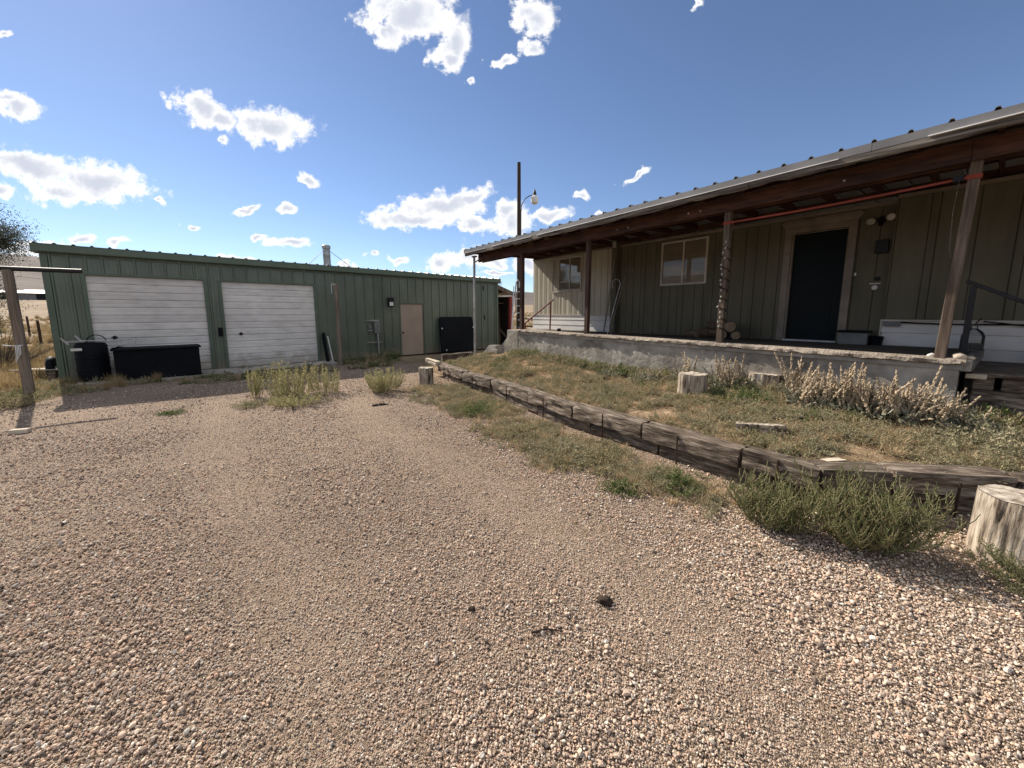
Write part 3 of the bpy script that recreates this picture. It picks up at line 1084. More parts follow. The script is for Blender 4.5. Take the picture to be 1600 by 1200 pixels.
def boards(u0, u1, widths, y, z0, z1, m, holes=(), convex=.0, gap=.008, depth=.018):
    u = u0
    i = 0
    while u < u1 - .01:
        w = widths[i % len(widths)]
        i += 1
        a, b = u, min(u + w, u1)
        u = b
        cuts = sorted({a, b} | {e for H in holes for e in H[:2] if a + .004 < e < b - .004})
        for c, d in zip(cuts[:-1], cuts[1:]):
            mid = (c + d) / 2
            zs = [(z0, z1)]
            for H in holes:
                if H[0] < mid < H[1]:
                    nz = []
                    for (p, q) in zs:
                        if H[2] > p:
                            nz.append((p, min(q, H[2])))
                        if H[3] < q:
                            nz.append((max(p, H[3]), q))
                    zs = nz
            for (p, q) in zs:
                if q - p < .02 or d - c < .004:
                    continue
                ga, gb_ = (gap if c == a else 0), (0 if d == b else 0)
                pr = [(c + ga, y), (c + ga, y - depth * .6), (c + ga + .006, y - depth)]
                if convex:
                    pr += [(c + ga + .02, y - depth), ((c + d) / 2, y - depth - convex), (d - .016, y - depth)]
                pr += [(d - .006, y - depth), (d, y - depth * .6), (d, y)]
                MB().prism(pr, 'z', p, q).obj('wall_board', m, hou)


# wall bodies behind the boards
for ca, cb, cz in ((0, 7.44, ZF + .02), (7.44, 8.23, 3.17), (8.23, 8.85, ZF + .02)):
    MB().box(ca, cb, 0, .10, cz, ZT).obj('wall_core', 'siding', hou)
MB().box(8.85, 13.4, -.13, .10, .25, ZT + .06).obj('wall_core', 'siding', hou)
MB().box(0, .10, .10, 4.2, .7, ZT).obj('end_wall', 'siding_light', hou)
MB().box(0, 13.4, 4.2, 4.3, .4, ZT).obj('back_wall', 'siding_light', hou)
W1 = (1.22, 2.17, 2.38, 3.37)
W2 = (4.73, 5.85, 2.34, 3.37)
DR = (7.30, 8.37, ZF, 3.30)
boards(0.0, 3.36, [.225, .22, .215, .23], 0, 1.645, ZT - .02, 'siding_light', [W1], convex=.007, depth=.02)
boards(3.55, 8.85, [.205, .20, .21, .135, .27], 0, ZF + .012, ZT - .02, 'siding', [W2, DR])
boards(8.85, 13.4, [.36, .095, .27, .12], -.13, 1.58, ZT + .04, 'siding', [])
MB().box(8.835, 8.85, -.152, 0, ZF + .012, ZT + .04).obj('corner_board', 'siding', hou)
for (a, b, z, y) in ((0, 8.83, ZT, -.045), (8.835, 13.4, ZT + .05, -.175)):
    MB().box(a, b, y, .1, z - .025, z + .03).obj('frieze_strip', 'trim', hou, bevel=.004)
# skirting
for k, (a, b) in enumerate(((1.478, 1.60), (1.315, 1.472), (1.155, 1.309))):
    MB().prism([(-.002, a), (-.030, a), (-.018, b), (-.002, b)], 'x', .0, 3.35).obj('skirting_board', 'skirt', hou)
MB().box(.0, 3.35, -.040, -.002, 1.602, 1.645).obj('skirting_cap', 'frame_white', hou)
zz = 1.545
for h in (.185, .205, .205, .205, .205, .205):
    MB().prism([(-.132, zz - h + .004), (-.165, zz - h + .004), (-.15, zz), (-.132, zz)], 'x', 8.84, 13.4).obj('skirting_board', 'skirt', hou)
    zz -= h
MB().box(8.82, 13.4, -.175, -.132, 1.547, 1.575).obj('skirting_cap', 'frame_white', hou)
MB().box(8.815, 8.838, -.172, -.0, ZF, 1.575).obj('skirting_end', 'frame_white', hou)
cd = MB().box(8.86, 9.06, -.21, -.176, 1.47, 1.545).obj('junction_box', 'grey_plastic', hou, bevel=.004)
MB().tube([(9.06, -.19, 1.53), (9.5, -.19, 1.515), (10.4, -.19, 1.52), (11.4, -.19, 1.5)], .012, 6).obj('cable', 'black_plastic', hou)


def window(W, fw, mull, name='window'):
    a, b, z0, z1 = W
    fr_ = MB()
    fr_.box(a, a + fw, -.045, .02, z0, z1)
    fr_.box(b - fw, b, -.045, .02, z0, z1)
    fr_.box(a + fw, b - fw, -.045, .02, z0, z0 + fw)
    fr_.box(a + fw, b - fw, -.045, .02, z1 - fw, z1)
    w = fr_.obj(name, 'frame_white', hou, bevel=.003)
    c = (a + b) / 2
    MB().box(c - mull / 2, c + mull / 2, -.038, .0, z0 + fw, z1 - fw).obj('mullion', 'frame_white', w)
    for (p, q) in ((a + fw, c - mull / 2), (c + mull / 2, b - fw)):
        MB().box(p, q, -.024, -.020, z0 + fw, z1 - fw).obj('pane', 'glass', w)
    return w, a + fw, b - fw, z0 + fw, z1 - fw


w1, a, b, z0, z1 = window(W1, .035, .03)
MB().box(a, b, -.012, -.002, z0, z1).obj('curtain', 'blind', w1)
MB().box(a - .05, b + .06, -.085, -.022, W1[2] - .045, W1[2] - .005).obj('sill', 'frame_white', w1, bevel=.004)
w2, a, b, z0, z1 = window(W2, .045, .045)
nb = 22
for i in range(nb):
    z = z0 + (z1 - z0) * (i + .5) / nb
    h = (z1 - z0) / nb
    MB().prism([(-.012, z - h * .5), (-.016, z - h * .48), (-.006, z + h * .48), (-.004, z + h * .48)], 'x', a, b).obj('blind_slat', 'blind', w2)
# louvred shutter
sh = MB()
sh.box(.94, .975, -.062, -.022, 2.33, 3.39)
sh.box(1.165, 1.20, -.062, -.022, 2.33, 3.39)
sh.box(.975, 1.165, -.062, -.022, 2.33, 2.37)
sh.box(.975, 1.165, -.062, -.022, 3.35, 3.39)
shutter = sh.obj('shutter', 'frame_white', hou)
for i in range(26):
    z = 2.385 + i * .0372
    MB().prism([(-.058, z), (-.052, z - .004), (-.024, z + .024), (-.03, z + .028)], 'x', .976, 1.164).obj('slat', 'frame_white', shutter)
# stub post on the wall
MB().box(3.37, 3.53, -.20, 0, ZF, ZT + .1).obj('wall_post', 'siding', hou, bevel=.006)
MB().box(3.40, 3.50, -.215, -.20, ZT - .04, ZT + .12).obj('post_block', 'grey_metal', hou)
# front door
df = MB()
df.box(7.30, 7.415, -.04, .05, ZF, 3.26)
df.box(8.245, 8.36, -.04, .05, ZF, 3.26)
df.box(7.415, 8.245, -.04, .05, 3.165, 3.26)
dfo = df.obj('door_frame', 'trim', hou, bevel=.004)
hc = MB()
hc.prism([(7.22, 3.375), (7.30, 3.262), (8.36, 3.262), (8.44, 3.375)], 'y', -.055, .0)
hc.obj('head_casing', 'trim', dfo, bevel=.004)
MB().box(7.26, 8.40, -.075, .0, 3.376, 3.40).obj('drip_cap', 'trim', dfo)
MB().box(7.416, 8.244, -.06, .10, ZF, ZF + .03).obj('threshold', 'grey_metal', dfo)
door = MB().box(7.445, 8.225, .045, .085, ZF + .035, 3.155).obj('front_door', 'teal_door', hou, bevel=.004)
MB().box(7.418, 7.446, -.02, .044, ZF + .03, 3.163).obj('hinge_stile', 'trim', dfo)
for z in (1.42, 2.1, 2.98):
    MB().tube([(7.456, .032, z - .055), (7.456, .032, z + .055)], .011, 8).obj('hinge', 'black_metal', door)
pn = MB()
pn.box(7.58, 8.10, .036, .0445, 1.35, 2.05)
pn.obj('panel', 'teal_door', door, bevel=.003)
# fittings beside the door
fx = MB()._lathe([(.055, 0), (.055, .02), (.03, .035)], n=16)
fx.v = [(8.655 + x, -.018 - z, 3.20 + y) for x, y, z in fx.v]
fx.tube([(8.60, -.06, 3.205), (8.655, -.045, 3.19), (8.71, -.06, 3.22)], .016, 8)
fx.tube([(8.655, -.05, 3.18), (8.66, -.10, 3.115)], .03, 10)
lamp = fx.obj('flood_lamp', 'black_metal', hou, smooth=True)
for (x, z, dx) in ((8.565, 3.212, -.05), (8.745, 3.24, .05)):
    bl = MB()._lathe([(.022, 0), (.03, .03), (.058, .07), (.062, .10), (.05, .12), (.02, .128)], n=16)
    d = Vector((dx * 6, -.8, -.25)).normalized()
    rm_ = d.to_track_quat('Z', 'Y').to_matrix()
    bl.v = [tuple(Vector((x, -.055, z)) + rm_ @ Vector(p)) for p in bl.v]
    bl.obj('bulb', 'bulb', lamp, smooth=True)
MB().box(8.625, 8.785, -.10, -.018, 2.66, 2.87).obj('letter_box', 'black_metal', hou, bevel=.006)
MB().box(8.60, 8.735, -.022, -.018, 2.165, 2.18).obj('house_plate', 'skirt', hou)
bt = MB()._lathe([(.042, 0), (.04, .012), (.02, .016)], n=16)
bt.v = [(8.668 + x * .95, -.018 - z, 2.105 + y) for x, y, z in bt.v]
bt.obj('doorbell', 'skirt', hou)
bt = MB()._lathe([(.036, 0), (.034, .02), (.01, .024)], n=16)
bt.v = [(8.69 + x, -.018 - z, 2.25 + y) for x, y, z in bt.v]
bt.obj('round_plate', 'black_metal', hou)
MB().box(8.385, 8.41, -.03, -.018, 2.32, 2.37).obj('light_switch', 'skirt', hou)

# porch roof


def ze(u):
    return 3.548 + .0112 * u


U0, U1 = -.12, 13.4
YE, YR = -2.65, 2.2
RS = .045
u = U0
while u < U1:
    u2 = min(u + .30, U1)
    prof = [(u, 0), (u + .015, .032), (u + .04, .032), (u + .055, 0), (u2, 0)]
    n = len(prof)
    vs = []
    for (y, dz) in ((YE, 0), (YR, (YR - YE) * RS), (4.6, (YR - YE) * RS - .1)):
        vs += [(x, y, ze(x) + dz + z) for x, z in prof]
    vs += [(x, y, z - .008) for x, y, z in vs]
    f = []
    for s in range(2):
        for i in range(n - 1):
            f.append((s * n + i, s * n + i + 1, (s + 1) * n + i + 1, (s + 1) * n + i))
            f.append((3 * n + s * n + i, 3 * n + (s + 1) * n + i, 3 * n + (s + 1) * n + i + 1, 3 * n + s * n + i + 1))
    for i in range(n - 1):
        f.append((i, 3 * n + i, 3 * n + i + 1, i + 1))
    MB().add(vs, f).obj('roof_panel', 'roof_metal', hou)
    u = u2


def slope_box(u0, u1, y0, y1, za, zb, m, name, bev=.0):
    """box that follows the slight fall of the eave along the wall; za, zb relative to the eave"""
    mb = MB().add([(u0, y0, ze(u0) + za), (u1, y0, ze(u1) + za), (u1, y1, ze(u1) + za), (u0, y1, ze(u0) + za),
                   (u0, y0, ze(u0) + zb), (u1, y0, ze(u1) + zb), (u1, y1, ze(u1) + zb), (u0, y1, ze(u0) + zb)],
                  [(0, 3, 2, 1), (4, 5, 6, 7), (0, 1, 5, 4), (1, 2, 6, 5), (2, 3, 7, 6), (3, 0, 4, 7)])
    return mb.obj(name, m, hou, bevel=bev)


seams = [U0, 3.1, 6.05, 8.9, 11.9, U1]
for a, b in zip(seams[:-1], seams[1:]):
    slope_box(a, b - .004, YE - .02, YE + .03, -.098, -.012, 'roof_metal', 'eave_trim')
    # drip lip turned out along the foot of the trim
lip = [(U0, 1.0, .012), (1.3, 2.9, .02), (3.1, 8.6, .014), (9.35, U1, .03)]
for a, b, w in lip:
    slope_box(a, b, YE - .02 - w, YE - .021, -.104, -.094, 'white_metal', 'drip_edge')
fb = [U0 + .02, 2.4, 4.9, 7.6, 10.0, U1]
for a, b in zip(fb[:-1], fb[1:]):
    nseg = 40
    vs, fs_ = [], []
    for i in range(nseg + 1):
        u = a + .004 + (b - a - .008) * i / nseg
        wob = .012 * fbm(u * 2.3, 1.7, .3, 4)
        nick = max(0, fbm(u * 5, 8.8, .1, 3) - .18) * .09
        for (y, z) in ((YE + .002, -.188 + wob + nick * .6), (YE + .002 - .02, -.165 + wob * .4), (YE - .018, -.1), (YE + .03, -.1), (YE + .03, -.188 + wob + nick * .6)):
            vs.append((u, y, ze(u) + z))
    for i in range(nseg):
        for j in range(5):
            j2 = (j + 1) % 5
            fs_.append((i * 5 + j, i * 5 + j2, (i + 1) * 5 + j2, (i + 1) * 5 + j))
    fs_ += [(0, 1, 2, 3, 4), tuple(nseg * 5 + j for j in (4, 3, 2, 1, 0))]
    MB().add(vs, fs_).obj('fascia_board', 'fascia', hou)
# gable end trim
MB().add([(U0 - .03, YE - .02, ze(0) - .10), (U0 - .03, 4.6, ze(0) + .10), (U0 - .03, 4.6, ze(0) + .21), (U0 - .03, YE - .02, ze(0) + .01),
          (U0 - .002, YE - .02, ze(0) - .10), (U0 - .002, 4.6, ze(0) + .10), (U0 - .002, 4.6, ze(0) + .21), (U0 - .002, YE - .02, ze(0) + .01)],
         [(0, 3, 2, 1), (4, 5, 6, 7), (0, 1, 5, 4), (2, 3, 7, 6), (0, 4, 7, 3), (1, 2, 6, 5)]).obj('gable_trim', 'roof_metal', hou)
# paired beam, rafters, purlins
for (y0, y1) in ((-2.31, -2.265), (-2.17, -2.125)):
    for a, b in ((.08, 4.30), (4.303, 9.66), (9.663, 13.3)):
        slope_box(a, b, y0, y1, -.355, -.135, 'redwood', 'beam', .004)
uu = .06
while uu < 13.2:
    za = ze(uu)
    y0, y1 = YE + .035, -.05
    dz0, dz1 = (y0 - YE) * RS, (y1 - YE) * RS
    a, b = uu, uu + .042
    MB().add([(a, y0, za + dz0 - .132), (b, y0, za + dz0 - .132), (b, y1, za + dz1 - .18), (a, y1, za + dz1 - .18),
              (a, y0, za + dz0 - .048), (b, y0, za + dz0 - .048), (b, y1, za + dz1 - .048), (a, y1, za + dz1 - .048)],
             [(0, 3, 2, 1), (4, 5, 6, 7), (0, 1, 5, 4), (1, 2, 6, 5), (2, 3, 7, 6), (3, 0, 4, 7)]).obj('rafter', 'redwood_y', hou, bevel=.003)
    uu += .61
for y in (-2.45, -1.95, -1.40, -.85, -.30):
    dz = (y - YE) * RS
    slope_box(.05, 13.2, y - .045, y + .045, dz - .046, dz - .010, 'redwood', 'purlin')
slope_box(.05, 13.2, -.048, -.005, -.10, .02, 'redwood', 'ledger')
# porch posts


def wood_post(u, y, z0, z1, w, m, lean=0.0, name='porch_post'):
    vs, fs_ = [], []
    n = 14
    for i in range(n + 1):
        t = i / n
        z = z0 + (z1 - z0) * t
        for k, (a, b) in enumerate(((-1, -1), (1, -1), (1, 1), (-1, 1))):
            ww = w / 2 * (1 + .05 * fbm(t * 4, k * 3.1, u))
            vs.append((u + lean * t + a * ww, y + b * ww, z))
    for i in range(n):
        for k in range(4):
            k2 = (k + 1) % 4
            fs_.append((i * 4 + k, i * 4 + k2, (i + 1) * 4 + k2, (i + 1) * 4 + k))
    fs_ += [(3, 2, 1, 0), tuple(n * 4 + k for k in range(4))]
    return MB().add(vs, fs_).obj(name, m, hou, bevel=.007)


wood_post(2.04, -2.217, 1.24, 3.395, .092, 'post_dark')
wood_post(4.30, -2.217, 1.21, 3.42, .092, 'post_dark')
wood_post(7.17, -2.217, 1.185, 3.45, .092, 'post_grey')
wood_post(9.65, -2.217, 1.155, 3.485, .092, 'post_grey', .06)
for (u, z) in ((5.1, 3.33), (5.35, 3.33), (6.55, 3.36), (6.75, 3.36), (8.6, 3.37), (10.3, 3.3)):
    bb = MB()._lathe([(.016, 0), (.016, .006), (.006, .01)], n=8)
    bb.v = [(u + x, -2.311 - zq, z + y) for x, y, zq in bb.v]
    bb.obj('bolt', 'grey_metal', hou)
mp_ = MB().tube([(.06, -2.45, .36), (.07, -2.45, 1.9), (.08, -2.45, 3.33)], .036, 10).obj('steel_post', 'grey_metal', hou, smooth=True)
MB().box(.02, .17, -2.50, -2.40, 3.33, 3.37).obj('post_cap', 'grey_metal', mp_)
MB().bar((.08, -2.44, 3.18), (.22, -2.30, 3.30), .03, .03).obj('brace', 'trim', mp_)

# ------------------------------------------------------------------ porch slab, steps
por = thing('concrete_porch', 'raised concrete porch slab with cracked plaster front below the house', 'porch', tuple(HA), HANG)


def zf(u, y):
    e = max(0, min(1, -y / 2.25))
    return 1.15 + e * max(-.003, .0865 - .0109 * (u - 1.9)) + .001


US, UE = 1.88, 9.84
sv, sf = [], []
nu_, ny_ = 60, 8
for i in range(nu_ + 1):
    for j in range(ny_ + 1):
        u = US + (UE - US) * i / nu_
        y = -2.24 + 2.238 * j / ny_
        sv.append((u, y, zf(u, y)))
for i in range(nu_):
    for j in range(ny_):
        k = i * (ny_ + 1) + j
        sf.append((k, k + ny_ + 1, k + ny_ + 2, k + 1))
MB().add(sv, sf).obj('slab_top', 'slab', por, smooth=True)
# crumbling edge, in lengths between cracks
eb_ = [US - .03, 2.9, 4.25, 5.6, 6.7, 7.9, 8.85, UE + .02]
for a, b in zip(eb_[:-1], eb_[1:]):
    n = int((b - a) / .03)
    vs, fs_ = [], []
    for i in range(n + 1):
        u = a + .004 + (b - a - .008) * i / n
        z = zf(u, -2.25)
        pr = [(-2.15, .016), (-2.255, .012), (-2.298, -.012), (-2.302, -.045), (-2.27, -.062), (-2.15, -.06)]
        for q, (y, dz) in enumerate(pr):
            am = 0 if q in (0, 5) else 1
            vs.append((u, y + am * .022 * fbm(u * 9, q * 2.7, .7, 3), z + dz + am * .014 * fbm(u * 7, q * 1.9, 4.1, 3)))
    for i in range(n):
        for j in range(6):
            j2 = (j + 1) % 6
            fs_.append((i * 6 + j, i * 6 + j2, (i + 1) * 6 + j2, (i + 1) * 6 + j))
    fs_ += [tuple(range(6)), tuple(n * 6 + j for j in reversed(range(6)))]
    MB().add(vs, fs_).obj('slab_edge', 'cap', por, smooth=True)
slb = MB()
for i in range(20):
    u0, u1 = US + (UE - US) * i / 20, US + (UE - US) * (i + 1) / 20
    z0, z1 = zf(u0, -2.25) - .058, zf(u1, -2.25) - .058
    slb.add([(u0, -2.262, z0 - .055), (u1, -2.262, z1 - .055), (u1, -2.262, z1), (u0, -2.262, z0), (u0, -2.14, z0 - .055), (u1, -2.14, z1 - .055), (u1, -2.14, z1), (u0, -2.14, z0)],
            [(0, 1, 2, 3), (0, 4, 5, 1)])
slb.obj('slab_underlip', 'concrete', por)
# plastered front wall
nu_, nz_ = 160, 16
wv, wf = [], []
for i in range(nu_ + 1):
    for j in range(nz_ + 1):
        u = US + .03 + (UE - US - .06) * i / nu_
        zt = zf(u, -2.25) - .112
        z = .1 + (zt - .1) * j / nz_
        bul = .012 * fbm(u * 1.1, z * 1.4, 6.6, 4)
        wv.append((u, -2.232 + bul, z))
for i in range(nu_):
    for j in range(nz_):
        k = i * (nz_ + 1) + j
        wf.append((k, k + nz_ + 1, k + nz_ + 2, k + 1))
MB().add(wv, wf).obj('front_wall', 'stucco', por, smooth='all')
MB().box(US + .03, UE - .03, -2.20, -.02, .1, 1.05).obj('core', 'concrete', por)
MB().box(0.0, US + .03, -1.15, -.02, .1, 1.14).obj('landing', 'concrete', por, bevel=.015)
# steps down past the far end, with cheek walls
for i in range(4):
    z1 = 1.0 - i * .2
    MB().box(US - .28 * (i + 1), US - .28 * i - .003, -2.0, -1.16, .1, z1).obj('step', 'concrete', por, bevel=.012)
MB().prism([(1.88, 1.20), (1.52, 1.08), (.95, .62), (.70, .60), (.70, .1), (1.88, .1)], 'y', -2.24, -2.005).obj('cheek_wall', 'stucco', por, bevel=.006)
MB().prism([(.66, .72), (.30, .70), (-.02, .42), (-.3, .40), (-.3, .0), (.66, .0)], 'y', -2.1, -1.9).obj('cheek_wall', 'concrete', por, bevel=.006)
MB().box(UE - .14, UE + .06, -2.22, -.05, 1.02, 1.135).obj('end_curb', 'concrete', por, bevel=.012)

# timber steps at the near end
stp = thing('timber_steps', 'dark timber steps at the near end of the porch', 'steps', tuple(HA), HANG)


def plank(mb_args, name, m, parent, bev=.008):
    return MB().box(*mb_args).obj(name, m, parent, bevel=bev)


plank((9.90, 11.0, -2.02, -.20, .955, 1.0), 'tread', 'timber', stp)
plank((9.86, 10.02, -2.06, -2.02, .93, .985), 'nosing', 'pale_wood', stp)
for a, b in ((9.92, 10.08), (10.13, 10.32), (10.36, 10.62), (10.66, 10.95)):
    plank((a, b, -1.97, -.25, .80, .953), 'tie', 'timber', stp, .012)
plank((9.92, 10.95, -1.99, -1.80, .62, .795), 'tie', 'timber', stp, .012)
plank((9.92, 10.25, -1.78, -.30, .62, .795), 'tie', 'timber', stp, .012)
plank((9.98, 11.5, -2.05, -1.86, .43, .615), 'tie', 'timber', stp, .012)
plank((10.97, 11.6, -1.9, -.2, .70, .75), 'tread', 'timber', stp)
plank((11.0, 11.55, -1.85, -.25, .45, .698), 'tie', 'timber', stp, .012)
plank((9.98, 11.6, -2.42, -2.08, .36, .44), 'ground_board', 'fascia', stp, .012)
# slanting trim board at slab end
MB().bar((9.885, -2.10, 1.06), (9.93, -.30, 1.12), .05, .10).obj('edge_board', 'fascia', stp, bevel=.006)

# handrails
hr = thing('stair_handrail', 'black steel handrail sloping down beside the timber steps', 'handrail', tuple(HA), HANG)
rp_ = MB()
rp_.bar((9.785, -1.1, 1.155), (9.785, -1.1, 2.02), .06, .06, (0, 1, 0))
rp_.obj('post', 'dark_rail', hr, bevel=.006)
MB().bar((9.72, -1.1, 2.09), (11.5, -1.1, 1.06), .075, .045).obj('rail', 'dark_rail', hr, bevel=.006)
MB().bar((11.4, -1.1, .3), (11.4, -1.1, 1.10), .06, .06, (0, 1, 0)).obj('post', 'dark_rail', hr, bevel=.006)
rr = thing('porch_handrail', 'maroon pipe handrail going down at the far end of the porch', 'handrail', tuple(HA), HANG)
MB().tube([(1.25, -.28, 2.10), (1.0, -.28, 1.96), (-.30, -.28, 1.23)], .026, 8).obj('rail', 'red_rail', rr, smooth=True)
MB().tube([(1.12, -.28, 1.14), (1.14, -.28, 2.02)], .024, 8).obj('post', 'red_rail', rr, smooth=True)
MB().tube([(-.10, -.28, .5), (-.10, -.28, 1.33)], .024, 8).obj('post', 'red_rail', rr, smooth=True)

# ------------------------------------------------------------------ retaining wall of old timbers
rw = thing('timber_retaining_wall', 'low two-course retaining wall of cracked old timbers edging the raised bed', 'retaining wall')


def rough_timber(p, q, w, h, seed, name='timber', m='timber', parent=rw, wear=.0055, sag=.0):
    """a rough sawn baulk from p to q (centres of its ends), built along its own x axis"""
    p, q = Vector(p), Vector(q)
    L = (q - p).length
    n = max(6, int(L / .045))
    k = 4                                        # points per side
    ring = []
    for s in range(4):
        for i in range(k):
            t = i / k
            a, b = [((-1, -1), (1, -1)), ((1, -1), (1, 1)), ((1, 1), (-1, 1)), ((-1, 1), (-1, -1))][s]
            x, y = a[0] + (b[0] - a[0]) * t, a[1] + (b[1] - a[1]) * t
            rr_ = max(abs(x), abs(y))
            c = .965 if (abs(x) > .9 and abs(y) > .9) else 1
            ring.append((x * c, y * c))
    vs, fs_ = [], []
    R_ = len(ring)
    for i in range(n + 1):
        t = i / n
        ex = 1 - .04 * max(0, 1 - min(t, 1 - t) * L / .03)
        for j, (a, b) in enumerate(ring):
            d = wear * fbm(i * L / n * 3.5, a * 1.3 + seed, b * 1.3, 4) * 2
            crack = -.018 * max(0, fbm(a * 5 + seed * 3, b * 5, i * L / n * .7, 3) - .12) * 3
            sc_ = 1 + (d + crack) / (w / 2)
            vs.append((-L / 2 + L * t + .01 * fbm(a * 3, b * 3, seed + (0 if t < .5 else 9)) * (1 if i in (0, n) else 0), a * w / 2 * sc_ * ex, b * h / 2 * sc_ * ex - sag * 4 * t * (1 - t)))
    for i in range(n):
        for j in range(R_):
            j2 = (j + 1) % R_
            fs_.append((i * R_ + j, i * R_ + j2, (i + 1) * R_ + j2, (i + 1) * R_ + j))
    fs_ += [tuple(reversed(range(R_))), tuple(n * R_ + j for j in range(R_))]
    o = MB().add(vs, fs_).obj(name, m, parent, smooth=True)
    o.location = (p + q) / 2
    d = q - p
    o.rotation_euler = (0, -math.atan2(d.z, math.hypot(d.x, d.y)), math.atan2(d.y, d.x))
    return o


def tl_at(s):
    """point at arc length s along the timber line and its bed-side normal"""
    for (a, b) in zip(TL[:-1], TL[1:]):
        L = math.hypot(b[0] - a[0], b[1] - a[1])
        if s <= L or (a, b) == (TL[-2], TL[-1]):
            t = s / L
            d = ((b[0] - a[0]) / L, (b[1] - a[1]) / L)
            return (a[0] + (b[0] - a[0]) * t, a[1] + (b[1] - a[1]) * t), (-d[1], d[0])
        s -= L


seg = [math.hypot(b[0] - a[0], b[1] - a[1]) for a, b in zip(TL[:-1], TL[1:])]
cum = [0]
for s in seg:
    cum.append(cum[-1] + s)
# top course: one timber per bend, the long first run in two
tops = [0, cum[1] - .02, cum[2], cum[3], cum[4], cum[5], cum[6], cum[7], cum[8], cum[9], cum[10], cum[11]]
for i, (s0, s1) in enumerate(zip(tops[:-1], tops[1:])):
    (a, na), (b, nb2) = tl_at(s0 + .018), tl_at(s1 - .018)
    nx, ny = -(b[1] - a[1]), (b[0] - a[0])
    l = math.hypot(nx, ny)
    nx, ny = nx / l, ny / l
    o_ = .115 + random.uniform(-.015, .02)
    zz = .264 + random.uniform(-.012, .012)
    rough_timber((a[0] + nx * o_, a[1] + ny * o_, zz + random.uniform(-.008, .008)), (b[0] + nx * o_, b[1] + ny * o_, zz + random.uniform(-.01, .006)), .235, .198, i * 3.7 + 1)
    if i < 9:
        ms = s0 + (s1 - s0) * (.42 if i % 2 else .5)
        (c, _n) = tl_at(ms)
        MB().tube([(c[0] - nx * .016, c[1] - ny * .016, -.12), (c[0] - nx * .022, c[1] - ny * .022, .33 + random.uniform(-.02, .03))], .010, 6).obj('stake', 'rust', rw)
lows = [.25]
while lows[-1] < cum[-1] - .4:
    lows.append(min(lows[-1] + random.uniform(1.0, 1.35), cum[-1]))
for i, (s0, s1) in enumerate(zip(lows[:-1], lows[1:])):
    (a, na), (b, nb2) = tl_at(s0 + .01), tl_at(s1 - .01)
    nx, ny = -(b[1] - a[1]), (b[0] - a[0])
    l = math.hypot(nx, ny)
    nx, ny = nx / l, ny / l
    rough_timber((a[0] + nx * .145, a[1] + ny * .145, .075), (b[0] + nx * .145, b[1] + ny * .145, .075), .19, .178, i * 5.1 + 40)
# return end of the wall towards the garage
rough_timber((-1.95, 10.05, .36), (-2.32, 10.55, .40), .17, .12, 77, m='pale_wood')
rough_timber((-2.12, 11.55, .30), (-1.25, 11.95, .34), .19, .30, 88)

# ------------------------------------------------------------------ stumps and loose wood


def stump(name, label, loc, r, h, seed, flare=.06, lean=(0, 0), tilt=0):
    t = thing(name, label, 'stump', loc, seed * 1.7, 'sawn stumps set out as seats')
    n, k = 200, 14
    vs, fs_ = [], []

    def rad(a, z):
        lob = 1 + .05 * fbm(math.cos(a) * 1.2 + seed, math.sin(a) * 1.2, .2, 3)
        fl2 = 1 + flare * (1 - z) ** 2
        ck = 0
        for q in range(5):
            ca = (q * 1.37 + seed * 2.1 + .12 * math.sin(z * 3 + q)) % (2 * math.pi)
            da = abs((a - ca + math.pi) % (2 * math.pi) - math.pi)
            ck += max(0, 1 - da / .07) * (.12 if q % 2 else .06)
        rg = .018 * fbm(math.cos(a) * 6 + seed, math.sin(a) * 6, z * .9, 4)
        return r * (lob * fl2 + rg - ck)
    for i in range(k + 1):
        z = i / k
        for j in range(n):
            a = 2 * math.pi * j / n
            q = rad(a, z) * (.985 if i == k else 1)
            vs.append((q * math.cos(a) + lean[0] * z, q * math.sin(a) + lean[1] * z, h * z - .04 * (1 - z) + (.012 * fbm(math.cos(a) * 2, math.sin(a) * 2, seed) if i == k else 0)))
    for i in range(k):
        for j in range(n):
            j2 = (j + 1) % n
            fs_.append((i * n + j, i * n + j2, (i + 1) * n + j2, (i + 1) * n + j))
    MB().add(vs, fs_).obj('trunk', 'stump', t, smooth='all')
    top = vs[-n:]
    tv = [(lean[0], lean[1], h + .004)]
    for rr_ in (.33, .66, 1):
        for p in top:
            tv.append((lean[0] + (p[0] - lean[0]) * rr_, lean[1] + (p[1] - lean[1]) * rr_, h + .004 + (p[2] - h) * rr_ + (.006 * fbm(p[0] * 9 * rr_, p[1] * 9 * rr_, seed) if rr_ < 1 else 0)))
    tf = [(0, 1 + j, 1 + (j + 1) % n) for j in range(n)]
    for q in range(2):
        tf += [(1 + q * n + j, 1 + (q + 1) * n + j, 1 + (q + 1) * n + (j + 1) % n, 1 + q * n + (j + 1) % n) for j in range(n)]
    MB().add(tv, tf).obj('cut_face', 'cut_face', t, smooth='all')
    return t


stump('stump', 'small smooth stump on the gravel at the far end of the timber wall', (-2.03, 8.98, yard_z(-2.03, 8.98)), .165, .40, 1, .02)
stump('stump', 'pale barrel-shaped stump standing alone in the middle of the raised bed', (2.78, 5.83, bed_z(2.78, 5.83)), .205, .32, 2, .03)
stump('stump', 'wide grey stump half hidden among the flower spikes by the porch wall', (3.93, 5.87, bed_z(3.93, 5.87) - .04), .25, .28, 3, .03)
stump('stump', 'large cracked stump on the gravel against the near end of the timber wall', (3.50, 2.47, yard_z(3.5, 2.47)), .212, .435, 4.4, .06)

